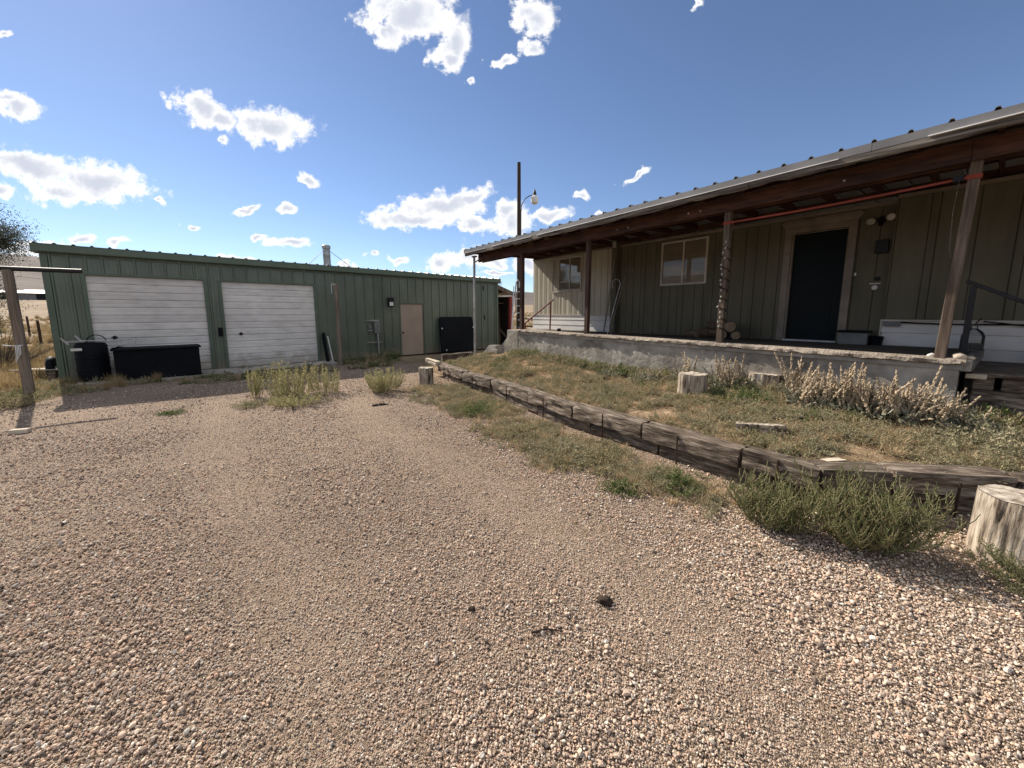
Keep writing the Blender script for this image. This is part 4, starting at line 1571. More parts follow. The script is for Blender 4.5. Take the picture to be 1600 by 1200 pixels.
lg = rough_timber((2.52, 4.19, bed_z(2.52, 4.19) + .075), (2.88, 3.92, bed_z(2.88, 3.92) + .075), .12, .11, 5.5, 'timber_offcut', 'stump', None)
tag(lg, 'short weathered timber offcut lying on the dry grass', 'offcut')
rot = [((3.18, 4.56), (3.52, 4.32), .07), ((3.08, 4.48), (3.36, 4.30), .05)]
for i, (a, b, w) in enumerate(rot):
    o_ = rough_timber((a[0], a[1], bed_z(*a) + .02), (b[0], b[1], bed_z(*b) + .03), w, .045, 9 + i * 3, 'rotten_branch', 'rotten', None, .02)
    tag(o_, ('thicker' if i == 0 else 'thinner') + ' dark rotten branch in the dry grass beside the offcut', 'branch')
for i, (x, y, l, a, lb) in enumerate([(2.80, 3.30, .18, .1, 'pale wood splinter on the grass just behind a timber joint'), (-.30, 10.75, .50, -.35, 'long pale board end lying by the foot of the porch steps'), (3.20, 4.36, .10, .3, 'small pale wood chip beside the rotten branches')]):
    o_ = rough_timber((x, y, bed_z(x, y) + .045), (x + l * math.cos(a), y + l * math.sin(a), bed_z(x, y) + .05), .06, .025, 20 + i, 'wood_chip', 'pale_wood', None, .008)
    tag(o_, lb, 'wood chip')
blk = MB().box(-.10, .10, -.045, .045, 0, .06).obj('wood_block', 'pale_wood', None, bevel=.006, loc=(-6.98, 5.28, yard_z(-6.98, 5.28)), rotz=.35)
tag(blk, 'sawn pale block lying on the gravel below the grey gate post', 'wood block')
for i, (x, y, l, a, m, lb) in enumerate([(.10, 1.80, .17, .05, 'rotten', 'thin dark twig lying across the near gravel'), (1.62, 2.82, .16, -.6, 'pale_wood', 'pale bleached stick on the gravel near the green bushes'), (1.30, 2.28, .11, -.9, 'pale_wood', 'short straw-coloured stick on the near gravel'), (-2.55, 6.85, .30, .5, 'rotten', 'dark scrap of bark on the gravel before the pale green bush'), (-.92, 2.6, .14, 1.2, 'pale_wood', 'thin pale stalk lying alone on open gravel')]):
    o_ = MB().tube([(0, 0, .012), (l * .5, .012, .02), (l, .0, .01)], [.006 if i != 3 else .02, .005 if i != 3 else .025, .003], 6).obj('stick', m, None, loc=(x, y, yard_z(x, y)), rotz=a)
    tag(o_, lb, 'stick')
# dark clod on the gravel
cv = []
import bmesh


def lump(r, sub, sc, amp, seed, freq=2.2):
    bm = bmesh.new()
    bmesh.ops.create_icosphere(bm, subdivisions=sub, radius=1)
    V = [tuple(v.co) for v in bm.verts]
    F = [tuple(v.index for v in f.verts) for f in bm.faces]
    bm.free()
    o_ = []
    for v in V:
        d = 1 + amp * fbm(v[0] * freq + seed, v[1] * freq, v[2] * freq, 3)
        o_.append((v[0] * r * d * sc[0], v[1] * r * d * sc[1], v[2] * r * d * sc[2]))
    return o_, F


for i, (x, y, r, lb) in enumerate([(.54, 2.02, .034, 'dark crumbly clod of earth on the near gravel'), (-.23, 1.98, .015, 'small dark clod left of the larger earth clod')]):
    v, f = lump(r, 3, (1.2, 1, .7), .8, i * 5.0, 3)
    tag(mesh_obj('earth_clod', np_mesh('earth_clod', v, f), 'rotten', None, 'all', loc=(x, y, yard_z(x, y) + .012)), lb, 'clod')

# ------------------------------------------------------------------ things in front of the garage
tub = thing('stock_tub', 'long black plastic tub lying before the left garage door', 'tub', tuple(gw(1.82, -.78, .045)), GANG + .02)
tb = MB()
tb.prism([(-.30, 0), (.30, 0), (.33, .74), (-.36, .74)], 'x', -.80, .80)
tbo = tb.obj('body', 'black_plastic', tub, bevel=.02)
MB().prism([(-.41, .742), (.36, .742), (.35, .79), (-.40, .79)], 'x', -.84, .84).obj('rim', 'black_plastic', tub, bevel=.012)
sv_ = []
MB().add([(-.84, -.42, .78), (-.70, -.43, .86), (-.30, -.41, .80), (-.60, -.30, .83), (-.80, -.2, .81)], [(0, 1, 3), (1, 2, 3), (0, 3, 4)]).obj('torn_flap', 'black_plastic', tub)
brl = thing('plastic_barrel', 'black barrel standing at the left corner of the garage', 'barrel', tuple(gw(.62, -.42, .0)), GANG)
b_ = MB()._lathe([(.27, 0), (.285, .03), (.29, .30), (.30, .31), (.30, .33), (.29, .34), (.29, .58), (.30, .59), (.30, .61), (.29, .62), (.285, .90), (.26, .94), (.262, .96), (.24, .965), (.235, .93), (.0, .93)], n=28)
b_.obj('body', 'black_plastic', brl, smooth=True)
MB().box(-.30, -.12, -.305, -.285, .80, .86).obj('label', 'skirt', brl)
frm = thing('pipe_frame', 'pale pipe frame resting across the top of the black barrel', 'frame', tuple(gw(.62, -.42, .965)), GANG)
MB().tube([(-.42, -.1, .05), (-.1, -.1, .06), (.45, -.08, .03), (.75, -.05, .07)], .012, 8).obj('pipe', 'grey_metal', frm, smooth=True)
MB().tube([(-.38, .1, .02), (0, .08, .03), (.5, .02, .03)], .011, 8).obj('pipe', 'grey_metal', frm, smooth=True)
for x, s in ((-.40, .0), (-.17, .05)):
    MB().bar((x - .05, -.1, .14 + s), (x + .06, -.11, -.02 + s), .02, .03).obj('bracket', 'grey_metal', frm)
for x in (.52, .66, .78):
    MB().tube([(x, -.1, -.05), (x + .03, -.06, .05), (x + .02, .02, .09)], .010, 6).obj('bracket', 'grey_metal', frm)
hs = MB()
hs.tube([(.10 + .17 * math.cos(a), 0, .02 + .17 * math.sin(a)) for a in np.linspace(0, math.pi, 12)], .012, 6)
ho = hs.obj('hose_loop', 'black_plastic', None, loc=tuple(gw(.62, -.36, .96)), rotz=GANG)
tag(ho, 'dark hose loop standing up on the black barrel', 'hose')
pl = MB().bar((6.05, -.32, .02), (6.02, -.07, 1.0), .20, .05, (1, 0, 0))
tag(pl.obj('dark_plank', 'black_plastic', None, loc=tuple(GA), rotz=GANG), 'dark flat board leaning beside the right overhead door', 'board')
pp_ = MB().tube([(6.20, -.34, .03), (6.15, -.09, .89)], .024, 8)
tag(pp_.obj('white_pipe', 'white_metal', None, smooth=True, loc=tuple(GA), rotz=GANG), 'thin white pipe leaning on the garage next to the dark board', 'pipe')
# big dark liner leaning right of the entry door
ln = MB()
prof = []
for (cx, cz, a0) in ((.10, .10, 180), (1.75, .10, 270), (1.66, 1.42, 0), (.14, 1.42, 90)):
    for q in range(5):
        a = R(a0 + q * 22.5)
        prof.append((cx + .09 * math.cos(a), cz + .09 * math.sin(a)))
ln.prism(prof, 'y', -.035, .035)
lno = thing('liner_sheet', 'big dark round-cornered plastic sheet leaning on the garage wall', 'sheet', tuple(gw(10.52, -.34, .03)), GANG)
lo_ = ln.obj('sheet', 'black_plastic', lno, bevel=.012)
lo_.rotation_euler = (R(-8), 0, 0)
for (x, z) in ((.13, 1.02), (1.74, 1.04), (.25, .1)):
    w_ = MB()._lathe([(.03, 0), (.028, .006)], n=10)
    w_.v = [(x + a, -.036 - c, z + b) for a, b, c in w_.v]
    w_.obj('rivet', 'white_metal', lo_)
# lone post and gate post


def round_post(name, label, loc, r, h, m, lean=(0, 0), parent=None):
    pts = [(lean[0] * t, lean[1] * t, -.2 + (h + .2) * t) for t in np.linspace(0, 1, 9)]
    rs = [r * (1.05 - .1 * t + .03 * fbm(t * 5, loc[0])) for t in np.linspace(0, 1, 9)]
    o_ = MB().tube(pts, rs, 14).obj(name, m, parent, smooth=True, loc=loc)
    return o_


lp = thing('field_post', 'weathered wooden post standing alone before the garage wall', 'post', (-5.62, 12.5, 0))
round_post('shaft', '', (0, 0, 0), .066, 2.62, 'post_field', (.0, .02), lp)
MB().bar((-.10, -.09, 2.58), (-.10, -.09, 2.30), .02, .006, (1, 0, 0)).obj('wire_tag', 'white_metal', lp)
MB().tube([(-.10, -.09, 2.6), (.03, -.1, 2.58)], .008, 6).obj('wire', 'white_metal', lp)
gp = thing('gate_post', 'tall grey post carrying a dark pipe crossbar left of the garage', 'post', (-9.62, 7.53, 0))
round_post('shaft', '', (0, 0, 0), .078, 2.50, 'post_field', (-.02, 0.0), gp)
MB().tube([(-.14, -.10, 2.52), (.30, .22, 2.525), (.79, .56, 2.53)], .044, 12).obj('crossbar', 'dark_rail', gp, smooth=True)
tw = MB()
tw.tube([(-.30, -.05, 1.06), (-.1, -.09, 1.05), (.09, -.05, 1.06)], .008, 6)
for q in range(4):
    tw.tube([(.0 + .03 * q, -.095, 1.06), (.01 + .03 * q, -.11, .9), (-.03 + .035 * q, -.105, .72 + .05 * q)], .006, 5)
tag(tw.obj('twine', 'white_metal', None, loc=(-9.62, 7.53, 0)), 'white twine tied round the tall grey gate post', 'twine')
# boards on blocks at the garage corner
pt = thing('board_stack', 'weathered boards laid across blocks at the outer garage corner', 'boards', (-11.55, 9.45, 0), .25)
MB().box(-.55, .42, -.28, -.12, .30, .325).obj('board', 'fascia', pt, bevel=.004)
MB().box(-.40, .50, -.08, .10, .30, .325).obj('board', 'pale_wood', pt, bevel=.004)
MB().box(-.15, .55, .13, .26, .33, .35).obj('board', 'skirt', pt, bevel=.004)
for x in (-.35, .25):
    MB().box(x - .08, x + .08, -.25, .2, -.03, .297).obj('block', 'timber', pt, bevel=.01)
tyre = MB()
tyre.tube([(.0, .24 * math.cos(a), .25 + .24 * math.sin(a)) for a in np.linspace(0, 2 * math.pi, 25)], .08, 10, cap=False)
tag(tyre.obj('old_tyre', 'black_plastic', None, smooth=True, loc=tuple(gw(-.18, .55, .05)), rotz=GANG), 'black tyre propped behind the outer garage corner', 'tyre')

# lean-to shed at the far end of the garage
sh_ = thing('lean_to_shed', 'small open lean-to with a faded red post at the garage end', 'shed', tuple(gw(GL + .09, .3, 0)), GANG)
MB().add([(0, -.12, 3.00), (1.32, -.12, 2.60), (1.32, 3.2, 2.60), (0, 3.2, 3.00), (0, -.12, 3.05), (1.32, -.12, 2.65), (1.32, 3.2, 2.65), (0, 3.2, 3.05)],
         [(0, 3, 2, 1), (4, 5, 6, 7), (0, 1, 5, 4), (1, 2, 6, 5), (2, 3, 7, 6), (3, 0, 4, 7)]).obj('roof', 'roof_metal', sh_)
MB().add([(0, -.16, 2.84), (1.36, -.16, 2.44), (1.36, -.16, 2.645), (0, -.16, 3.045), (0, -.122, 2.84), (1.36, -.122, 2.44), (1.36, -.122, 2.645), (0, -.122, 3.045)],
         [(0, 1, 2, 3), (7, 6, 5, 4), (0, 4, 5, 1), (3, 2, 6, 7), (1, 5, 6, 2), (0, 3, 7, 4)]).obj('fascia_board', 'post_grey', sh_, bevel=.006)
MB().box(.90, 1.07, -.10, .05, -.05, 2.50).obj('post', 'red_paint', sh_, bevel=.008)
MB().box(1.02, 1.07, .06, 3.15, 0, 2.5).obj('side_wall', 'rotten', sh_)
MB().box(.02, 1.0, 3.1, 3.15, 0, 2.6).obj('rear_wall', 'rotten', sh_)
for z in (2.15, 2.45, 2.7):
    MB().box(.03, 1.0, .5, .56, z, z + .06).obj('cross_rail', 'post_grey', sh_)
for i, (x, t) in enumerate(((.25, .10), (.42, .25), (.6, .12), (.8, .2))):
    bd = MB().bar((x - .15, .15 + .1 * i, 0), (x + t, .9, 1.6 + .15 * i), .14, .03, (0, 1, 0)).obj('loose_plank', ['post_grey', 'fascia', 'post_dark', 'post_grey'][i], None, loc=tuple(gw(GL + .09, .3, 0)), rotz=GANG)
    tag(bd, ['shortest grey plank stored upright in the lean-to', 'second shortest weathered plank leaning in the lean-to', 'dark brown plank leaning in the lean-to', 'tallest grey plank leaning in the lean-to'][i], 'plank', 'planks stored in the lean-to')
bk = MB()
for q in range(6):
    z = .02 + q * .075
    bk.tube([(.17 * math.cos(a) + .03 * q * .4, .17 * math.sin(a), z + .02 * math.sin(a)) for a in np.linspace(0, 2 * math.pi, 18)], .012, 5)
tag(bk.obj('wire_coil', 'grey_metal', None, loc=tuple(gw(GL + .68, .75, 2.84)), rotz=GANG), 'springy wire coil lying on the lean-to roof', 'wire coil')
ld = thing('step_ladder', 'pale aluminium ladder leaning by the red lean-to post', 'ladder', (.22, 16.9, .3), -.2)
for x in (-.20, .22):
    MB().bar((x * 1.25 + .04, -.25, 0), (x * .85 - .02, .25, 2.55), .035, .075, (0, 1, 0)).obj('rail', 'aluminium', ld)
for q in range(8):
    t = (q + .6) / 8.4
    MB().bar((-.235 * (1.25 - .4 * t) + .03, -.25 + .5 * t, 2.55 * t), (.25 * (1.2 - .35 * t), -.25 + .5 * t, 2.55 * t), .05, .03).obj('rung', 'aluminium', ld)
ht = MB().tube([(.02, .2, 1.5), (.0, .25, 2.6), (.03, .25, 2.85), (.10, .25, 2.95), (.17, .25, 2.85), (.16, .25, 2.6)], .03, 8)
tag(ht.obj('hooked_pipe', 'grey_metal', None, smooth=True, loc=(.16, 17.2, .2)), 'bent grey pipe hooked over behind the aluminium ladder', 'pipe')

# pole with yard lamp
po = thing('utility_pole', 'tall dark wooden pole with a yard lamp rising behind the porch roof', 'utility pole', (.36, 20, 0))
MB().tube([(0, 0, -.3), (0, 0, 4), (-.02, 0, 8.98)], [.125, .115, .085], 14).obj('pole', 'pole', po, smooth=True)
arm = [(.09, 0, 6.86), (.14, 0, 7.05), (.28, 0, 7.28), (.48, 0, 7.42), (.68, 0, 7.46)]
MB().tube(arm, .022, 8).obj('lamp_arm', 'dark_rail', po, smooth=True)
MB().box(.06, .13, -.06, .06, 6.76, 6.92).obj('arm_bracket', 'grey_metal', po)
lh = MB()._lathe([(.09, 7.46), (.085, 7.55), (.05, 7.66), (.012, 7.76)], (.76, 0, 0), 16)
lo2 = lh.obj('lamp_housing', 'dark_rail', po, smooth=True)
MB()._lathe([(.09, 7.455), (.185, 7.36), (.19, 7.22), (.17, 7.10), (.05, 7.02)], (.76, 0, 0), 18).obj('refractor', 'lens', po, smooth=True)
MB().tube([(.10, 0, 6.8), (.105, 0, 4), (.11, 0, .5)], .014, 6).obj('cable', 'grey_metal', po)

# things on the porch
fw_ = [(0, 0, .115, .40, .10, 'log_face'), (.27, -.03, .10, .42, .095, 'log_face'), (.50, .02, .09, .36, .09, 'log_face'), (.13, .0, .27, .40, .095, 'log_face'), (.38, .0, .265, .50, .11, 'log_face'), (-.42, .05, .08, .38, .085, 'log_face')]
flb = ['bottom firewood log at the back of the small porch pile', 'bottom middle firewood log showing a pinkish cut end', 'bottom right firewood log at the dark end of the pile', 'upper mossy firewood log on the porch pile', 'topmost firewood log with a large pale round cut end', 'single dark firewood log lying left of the wound porch post']
for i, (dx, dy, z, L, r, m) in enumerate(fw_):
    yaw = [0.15, -1.25, -1.2, .1, -1.15, -.5][i]
    lt = thing('firewood_log', flb[i], 'log', tuple(hw(6.20 + dx, -.42 + dy, 1.155 + z - .01)), HANG + yaw, 'firewood on the porch')
    lm = MB()
    n = 16
    pts = [(t, 0, 0) for t in np.linspace(-L / 2, L / 2, 5)]
    lm.tube(pts, [r * (1 + .06 * fbm(i, k)) for k in range(5)], n)
    lm.obj('bark', 'bark_log', lt, smooth=True)
    for s in (-1, 1):
        ef = MB()._lathe([(r * .9, 0), (r * .88, .006)], n=n)
        ef.v = [(s * (L / 2 + c), a, b) for a, b, c in ef.v]
        ef.obj('cut_end', 'log_face', lt)
cl = thing('cooler_box', 'low grey storage box beside the front door', 'box', tuple(hw(8.52, -.26, 1.152)), HANG)
MB().box(-.19, .19, -.13, .13, 0, .20).obj('body', 'grey_plastic', cl, bevel=.012)
MB().box(-.21, .21, -.15, .15, .202, .235).obj('lid', 'black_plastic', cl, bevel=.008)
bs = MB()._lathe([(.085, 0), (.10, .14), (.105, .145), (.095, .15)], n=16)
tag(bs.obj('black_bucket', 'black_plastic', None, smooth=True, loc=tuple(hw(8.79, -.22, 1.152)), rotz=0), 'small black bucket between the grey box and the white skirting', 'bucket')
jg = thing('glass_jug', 'big clear demijohn standing on the porch by the white skirting', 'jug', tuple(hw(9.83, -.42, 1.155)), HANG)
MB()._lathe([(.10, 0), (.115, .02), (.115, .20), (.09, .26), (.035, .31), (.032, .35), (.04, .355), (.04, .37), (.025, .372)], n=20).obj('bottle', 'glass', jg, smooth=True)
MB()._lathe([(.095, .01), (.105, .03), (.105, .10), (.0, .101)], n=18).obj('liquid', 'grey_plastic', jg, smooth=True)
MB().tube([(.0, 0, .36), (.02, 0, .40), (.05, -.02, .45)], .008, 6).obj('spout', 'black_plastic', jg)
jg2 = MB()._lathe([(.09, 0), (.10, .02), (.10, .24), (.05, .30), (.03, .34), (.03, .37)], n=18)
tag(jg2.obj('dark_bottle', 'dark_glass', None, smooth=True, loc=tuple(hw(10.42, -.40, 1.0)), rotz=0), 'dark bottle standing on the timber steps by the house', 'bottle')
hose = MB().tube([(9.9, -.2, 1.56), (10.3, -.24, 1.50), (10.9, -.25, 1.46), (11.6, -.25, 1.5)], .01, 6)
tag(hose.obj('loose_hose', 'black_plastic', None, loc=tuple(HA), rotz=HANG), 'thin black hose hanging along the white skirting near the jug', 'hose')
for i, (u, y, r, lb) in enumerate([(9.58, -2.17, .04, 'smooth white stone on the porch edge left of the post'), (9.80, -2.22, .055, 'larger tan stone at the foot of the nearest porch post'), (9.88, -2.16, .035, 'small tan stone on the porch corner right of the post')]):
    v, f = lump(r, 2, (1.2, 1, .75), .35, 3.3 * i)
    p = hw(u, y, zf(u, y) + r * .6)
    tag(mesh_obj('stone', np_mesh('stone', v, f), 'skirt' if i == 0 else 'pale_wood', None, 'all', loc=tuple(p)), lb, 'stone', 'stones on the porch edge')
# ratchet strap between two posts
st = thing('ratchet_strap', 'red webbing strap stretched between two porch posts', 'strap', tuple(HA), HANG)
sv2, sf2 = [], []
for i in range(31):
    t = i / 30
    u = 7.22 + (9.68 - 7.22) * t
    z = 3.10 + .043 * t - .02 * 4 * t * (1 - t)
    tw_ = .15 * math.sin(t * 3.1)
    sv2 += [(u, -2.275 + tw_ * .01, z - .013), (u, -2.275 - tw_ * .01, z + .013), (u, -2.278 + tw_ * .01, z - .013), (u, -2.278 - tw_ * .01, z + .013)]
for i in range(30):
    a = i * 4
    sf2 += [(a, a + 4, a + 5, a + 1), (a + 2, a + 3, a + 7, a + 6), (a, a + 2, a + 6, a + 4), (a + 1, a + 5, a + 7, a + 3)]
MB().add(sv2, sf2).obj('webbing', 'strap', st)
for u, z in ((7.17, 3.10), (9.70, 3.145)):
    wq = .052
    MB().box(u - wq, u + wq, -2.2725, -2.266, z - .024, z + .024).box(u - wq, u + wq, -2.167, -2.160, z - .024, z + .024).box(u - wq - .006, u - wq, -2.2725, -2.160, z - .024, z + .024).box(u + wq, u + wq + .006, -2.2725, -2.160, z - .024, z + .024).obj('loop', 'strap', st)
MB().box(9.55, 9.63, -2.30, -2.26, 3.115, 3.17).obj('ratchet', 'black_metal', st)
tl_ = MB().tube([(9.60, -2.29, 3.12), (9.585, -2.28, 2.8), (9.60, -2.275, 2.4), (9.62, -2.275, 2.3)], .003, 5)
tag(tl_.obj('strap_tail', 'fascia', None, loc=tuple(HA), rotz=HANG), 'thin grey cord hanging beside the nearest porch post', 'cord')
# bulbs wound down the post
ls = thing('light_string', 'string of small white bulbs wound down a porch post', 'light string', tuple(HA), HANG)
wv_ = []
for i in range(80):
    t = i / 79
    a = t * 2 * math.pi * 9
    wv_.append((7.17 + .066 * math.cos(a), -2.217 + .066 * math.sin(a), 2.85 - 1.45 * t))
MB().tube(wv_, .006, 5).obj('wire', 'black_plastic', ls)
for i in range(17):
    z = 2.82 - i * .085 - random.uniform(0, .03)
    x = 7.17 + random.uniform(-.045, .02)
    bb = MB()._lathe([(.006, -.02), (.015, -.008), (.017, .006), (.010, .018), (.002, .022)], n=10)
    bb.v = [(x + a, -2.283 + b, z + c) for a, b, c in bb.v]
    bb.obj('bulb', 'bulb', ls, smooth=True)
# shepherd hooks, prop stick
for i, (px_, py_, h, s, lb) in enumerate([(1.98, 8.22, 2.02, 1, 'taller thin shepherd hook standing against the porch wall'), (1.93, 8.27, 1.80, -1, 'shorter shepherd hook curling the other way beside the taller one')]):
    z0 = bed_z(px_, py_)
    pts = [(0, 0, -.1), (.17 * h / 2.0, .05, h * .5), (.42 * h / 2.0, .10, h)]
    for a in np.linspace(math.pi, -.25 * math.pi, 10):
        pts.append((.42 * h / 2.0 + s * (.085 + .085 * math.cos(a)), .10, h + .11 * math.sin(a)))
    tag(MB().tube(pts, .006, 6).obj('shepherd_hook', 'fascia' if i == 0 else 'grey_metal', None, smooth=True, loc=(px_, py_, z0)), lb, 'plant hook', 'shepherd hooks by the porch')
sk = MB().bar((3.36, -.42, 1.17), (3.50, -.23, 3.10), .035, .022, (0, 1, 0))
tag(sk.obj('prop_stick', 'trim', None, loc=tuple(HA), rotz=HANG), 'long thin lath leaning on the wall post between the windows', 'lath')
tb_ = MB().box(-.04, .04, -.03, .03, 0, .09)
tag(tb_.obj('socket_box', 'black_metal', None, bevel=.006, loc=tuple(hw(3.02, -1.8, 1.2)), rotz=HANG), 'tiny black box on the porch slab before the white skirting', 'box')

# ------------------------------------------------------------------ beyond the yard
for i, (x, y, h, lb) in enumerate([(-31.3, 25.0, 1.25, 'thin dark fence post standing in the dry field left of the garage'), (-24.4, 19.9, 1.2, 'dark fence post in the field near the tree'), (-39.5, 31, 1.3, 'farther dark fence post in the dry field')]):
    tag(MB().tube([(0, 0, -.2), (0, .02, h * .5), (.01, 0, h)], [.06, .055, .05], 8).obj('fence_post', 'rotten', None, smooth=True, loc=(x, y, far_height(x, y))), lb, 'fence post', 'posts of the field fence')
gt = thing('ranch_gate', 'dark pipe gate between the lean-to and the house', 'gate', (1.05, 15.6, .1), -.35)
for z in (.45, .75, 1.05, 1.35):
    MB().tube([(-.9, 0, z), (.9, 0, z)], .025, 8).obj('rail', 'dark_rail', gt)
for x in (-.9, .9):
    MB().tube([(x, 0, 0), (x, 0, 1.5)], .03, 8).obj('upright', 'dark_rail', gt)
MB().tube([(-.9, 0, .45), (.9, 0, 1.35)], .02, 8).obj('brace', 'dark_rail', gt)
drk = thing('feed_rack', 'black slatted rack standing behind the outer garage corner', 'rack', (-15.35, 13.2, .3), .3)
MB().box(-.10, .55, -.05, .05, .95, 1.30).obj('panel', 'black_metal', drk)
for q in range(4):
    MB().box(-.02, .55, -.03, .03, .55 + q * .1, .60 + q * .1).obj('slat', 'black_metal', drk)
MB().box(.45, .52, -.04, .04, -.4, .55).obj('leg', 'black_metal', drk)
MB().box(.0, .07, -.04, .04, -.4, .55).obj('leg', 'black_metal', drk)
# far sheds
fb_ = thing('white_barn', 'long low white-roofed barn far across the plain', 'barn', (-172, 140, far_height(-172, 140) - .3), R(39))
MB().box(-26, 22, -5, 5, 0, 2.6).obj('wall', 'roof_metal', fb_)
MB().add([(-27, -6, 2.55), (23, -6, 2.55), (23, 0, 3.6), (-27, 0, 3.6), (23, 6, 2.55), (-27, 6, 2.55)], [(0, 1, 2, 3), (3, 2, 4, 5)]).obj('roof', 'white_metal', fb_)
for q in range(6):
    MB().box(-22 + q * 8, -18 + q * 8, -5.05, -5.0, .2, 2.2).obj('door', 'black_metal', fb_)
fb2 = thing('white_shed', 'small white-roofed shed far off behind the long barn', 'shed', (-187, 158, far_height(-187, 158)), R(30))
MB().box(-6, 6, -4, 4, 0, 3.2).obj('wall', 'white_metal', fb2)
MB().add([(-6.5, -4.5, 3.1), (6.5, -4.5, 3.1), (6.5, 0, 4.6), (-6.5, 0, 4.6), (6.5, 4.5, 3.1), (-6.5, 4.5, 3.1)], [(0, 1, 2, 3), (3, 2, 4, 5)]).obj('roof', 'white_metal', fb2)
# overhead wires
wr = thing('power_line', 'two thin overhead wires crossing the sky left of the garage', 'power line', (0, 0, 0))
for dz in (0, 1.3):
    MB().tube([(-112 + 62 * t, 56 + 5 * t, 13.2 + dz - 8.0 * t - 1.2 * 4 * t * (1 - t)) for t in np.linspace(0, 1, 14)], .022, 5).obj('wire', 'black_metal', wr)
MB().tube([(-50, 61.1, 0), (-50, 61.1, 7.0)], [.14, .10], 8).obj('pole', 'pole', wr)

# ------------------------------------------------------------------ plants
class PL:
    """collects leaf blades and stems of one plant as one mesh"""

    def __init__(self, seed):
        self.r = np.random.default_rng(seed)
        self.V, self.F, self.n = [], [], 0

    def add(self, V, F):
        self.V.append(np.asarray(V, float))
        self.F.append(np.asarray(F) + self.n)
        self.n += len(V)

    def leaves(self, P, D, L, Wd, fold=.0):
        P, D = np.asarray(P, float), np.asarray(D, float)
        N = len(P)
        D = D / np.linalg.norm(D, axis=1, keepdims=True)
        L = np.broadcast_to(L, (N,))[:, None]
        Wd = np.broadcast_to(Wd, (N,))[:, None]
        S = np.cross(D, self.r.normal(size=(N, 3)))
        S /= np.linalg.norm(S, axis=1, keepdims=True) + 1e-9
        V = np.stack([P, P + D * L * .5 + S * Wd / 2, P + D * L, P + D * L * .5 - S * Wd / 2], 1).reshape(-1, 3)
        F = (np.arange(N)[:, None] * 4 + np.array([0, 1, 2, 3]))
        self.add(V, F)

    def rod(self, pts, r0, r1, n=3):
        pts = np.asarray(pts, float)
        k = len(pts)
        T = np.gradient(pts, axis=0)
        T /= np.linalg.norm(T, axis=1, keepdims=True) + 1e-9
        A = np.cross(T, [0.31, .95, .1])
        A /= np.linalg.norm(A, axis=1, keepdims=True) + 1e-9
        B = np.cross(T, A)
        rad = np.linspace(r0, r1, k)[:, None]
        V = np.concatenate([pts[:, None, :] + (A * math.cos(2 * math.pi * j / n) + B * math.sin(2 * math.pi * j / n))[:, None, :] * rad[:, None, :] for j in range(n)], 1).reshape(-1, 3)
        F = []
        for i in range(k - 1):
            for j in range(n):
                F.append((i * n + j, i * n + (j + 1) % n, (i + 1) * n + (j + 1) % n, (i + 1) * n + j))
        self.add(V, F)

    def mesh(self, name):
        V = np.concatenate(self.V)
        F = np.concatenate(self.F)
        me = bpy.data.meshes.new(name)
        me.vertices.add(len(V))
        me.vertices.foreach_set('co', V.ravel().astype(np.float32))
        me.loops.add(F.size)
        me.loops.foreach_set('vertex_index', F.ravel().astype(np.int32))
        me.polygons.add(len(F))
        me.polygons.foreach_set('loop_start', np.arange(0, F.size, 4, dtype=np.int32))
        me.update(calc_edges=True)
        return me


def kochia(seed, n, h, spread, lean=.5, nb=14, bl=(.05, .13), r=.0035, leafn=5, base=.08, leaf=(.014, .004), curl=.6, hjit=.35):
    p = PL(seed)
    g = p.r
    for s in range(n):
        a = g.uniform(0, 2 * math.pi)
        q = math.sqrt(g.uniform(0, 1))
        b = np.array([math.cos(a) * base * q, math.sin(a) * base * q, 0])
        H = h * (1 - hjit * g.random()) * (1 - .25 * q)
        out = np.array([math.cos(a), math.sin(a), 0]) * spread * q
        t = np.linspace(0, 1, 7)[:, None]
        wob = g.normal(0, .012, 3) * np.array([1, 1, 0])
        pts = b + out * (t * (1 - .25 * t)) + np.array([0, 0, 1]) * H * (t ** (1 + .15 * q)) + wob * np.sin(t * 5)
        p.rod(pts, r, r * .45, 3)
        for k in range(nb):
            tt = .12 + .86 * (k + g.random()) / nb
            i = tt * 6
            i0 = min(int(i), 5)
            o = pts[i0] + (pts[i0 + 1] - pts[i0]) * (i - i0)
            a2 = g.uniform(0, 2 * math.pi)
            L = g.uniform(*bl) * (1.15 - .65 * tt)
            d = np.array([math.cos(a2), math.sin(a2), .35])
            tl = np.linspace(0, 1, 4)[:, None]
            br = o + d * L * tl * (1 - .3 * tl) + np.array([0, 0, 1]) * L * curl * tl ** 2
            p.rod(br, r * .85, r * .6, 3)
            if leafn:
                u = g.random(leafn)[:, None]
                P = o + d * L * u * (1 - .3 * u) + np.array([0, 0, 1]) * L * curl * u ** 2
                D = g.normal(0, 1, (leafn, 3)) + np.array([0, 0, 1.0])
                p.leaves(P, D, leaf[0] * g.uniform(.6, 1.4, leafn), leaf[1])
    return p


def put_plant(me, m, name, label, cat, loc, rz=0.0, sc=1.0, group=None, kind=None):
    o = mesh_obj(name, me, m, None, False, loc=loc, rotz=rz)
    o.scale = (sc, sc, sc)
    return tag(o, label, cat, group, kind)


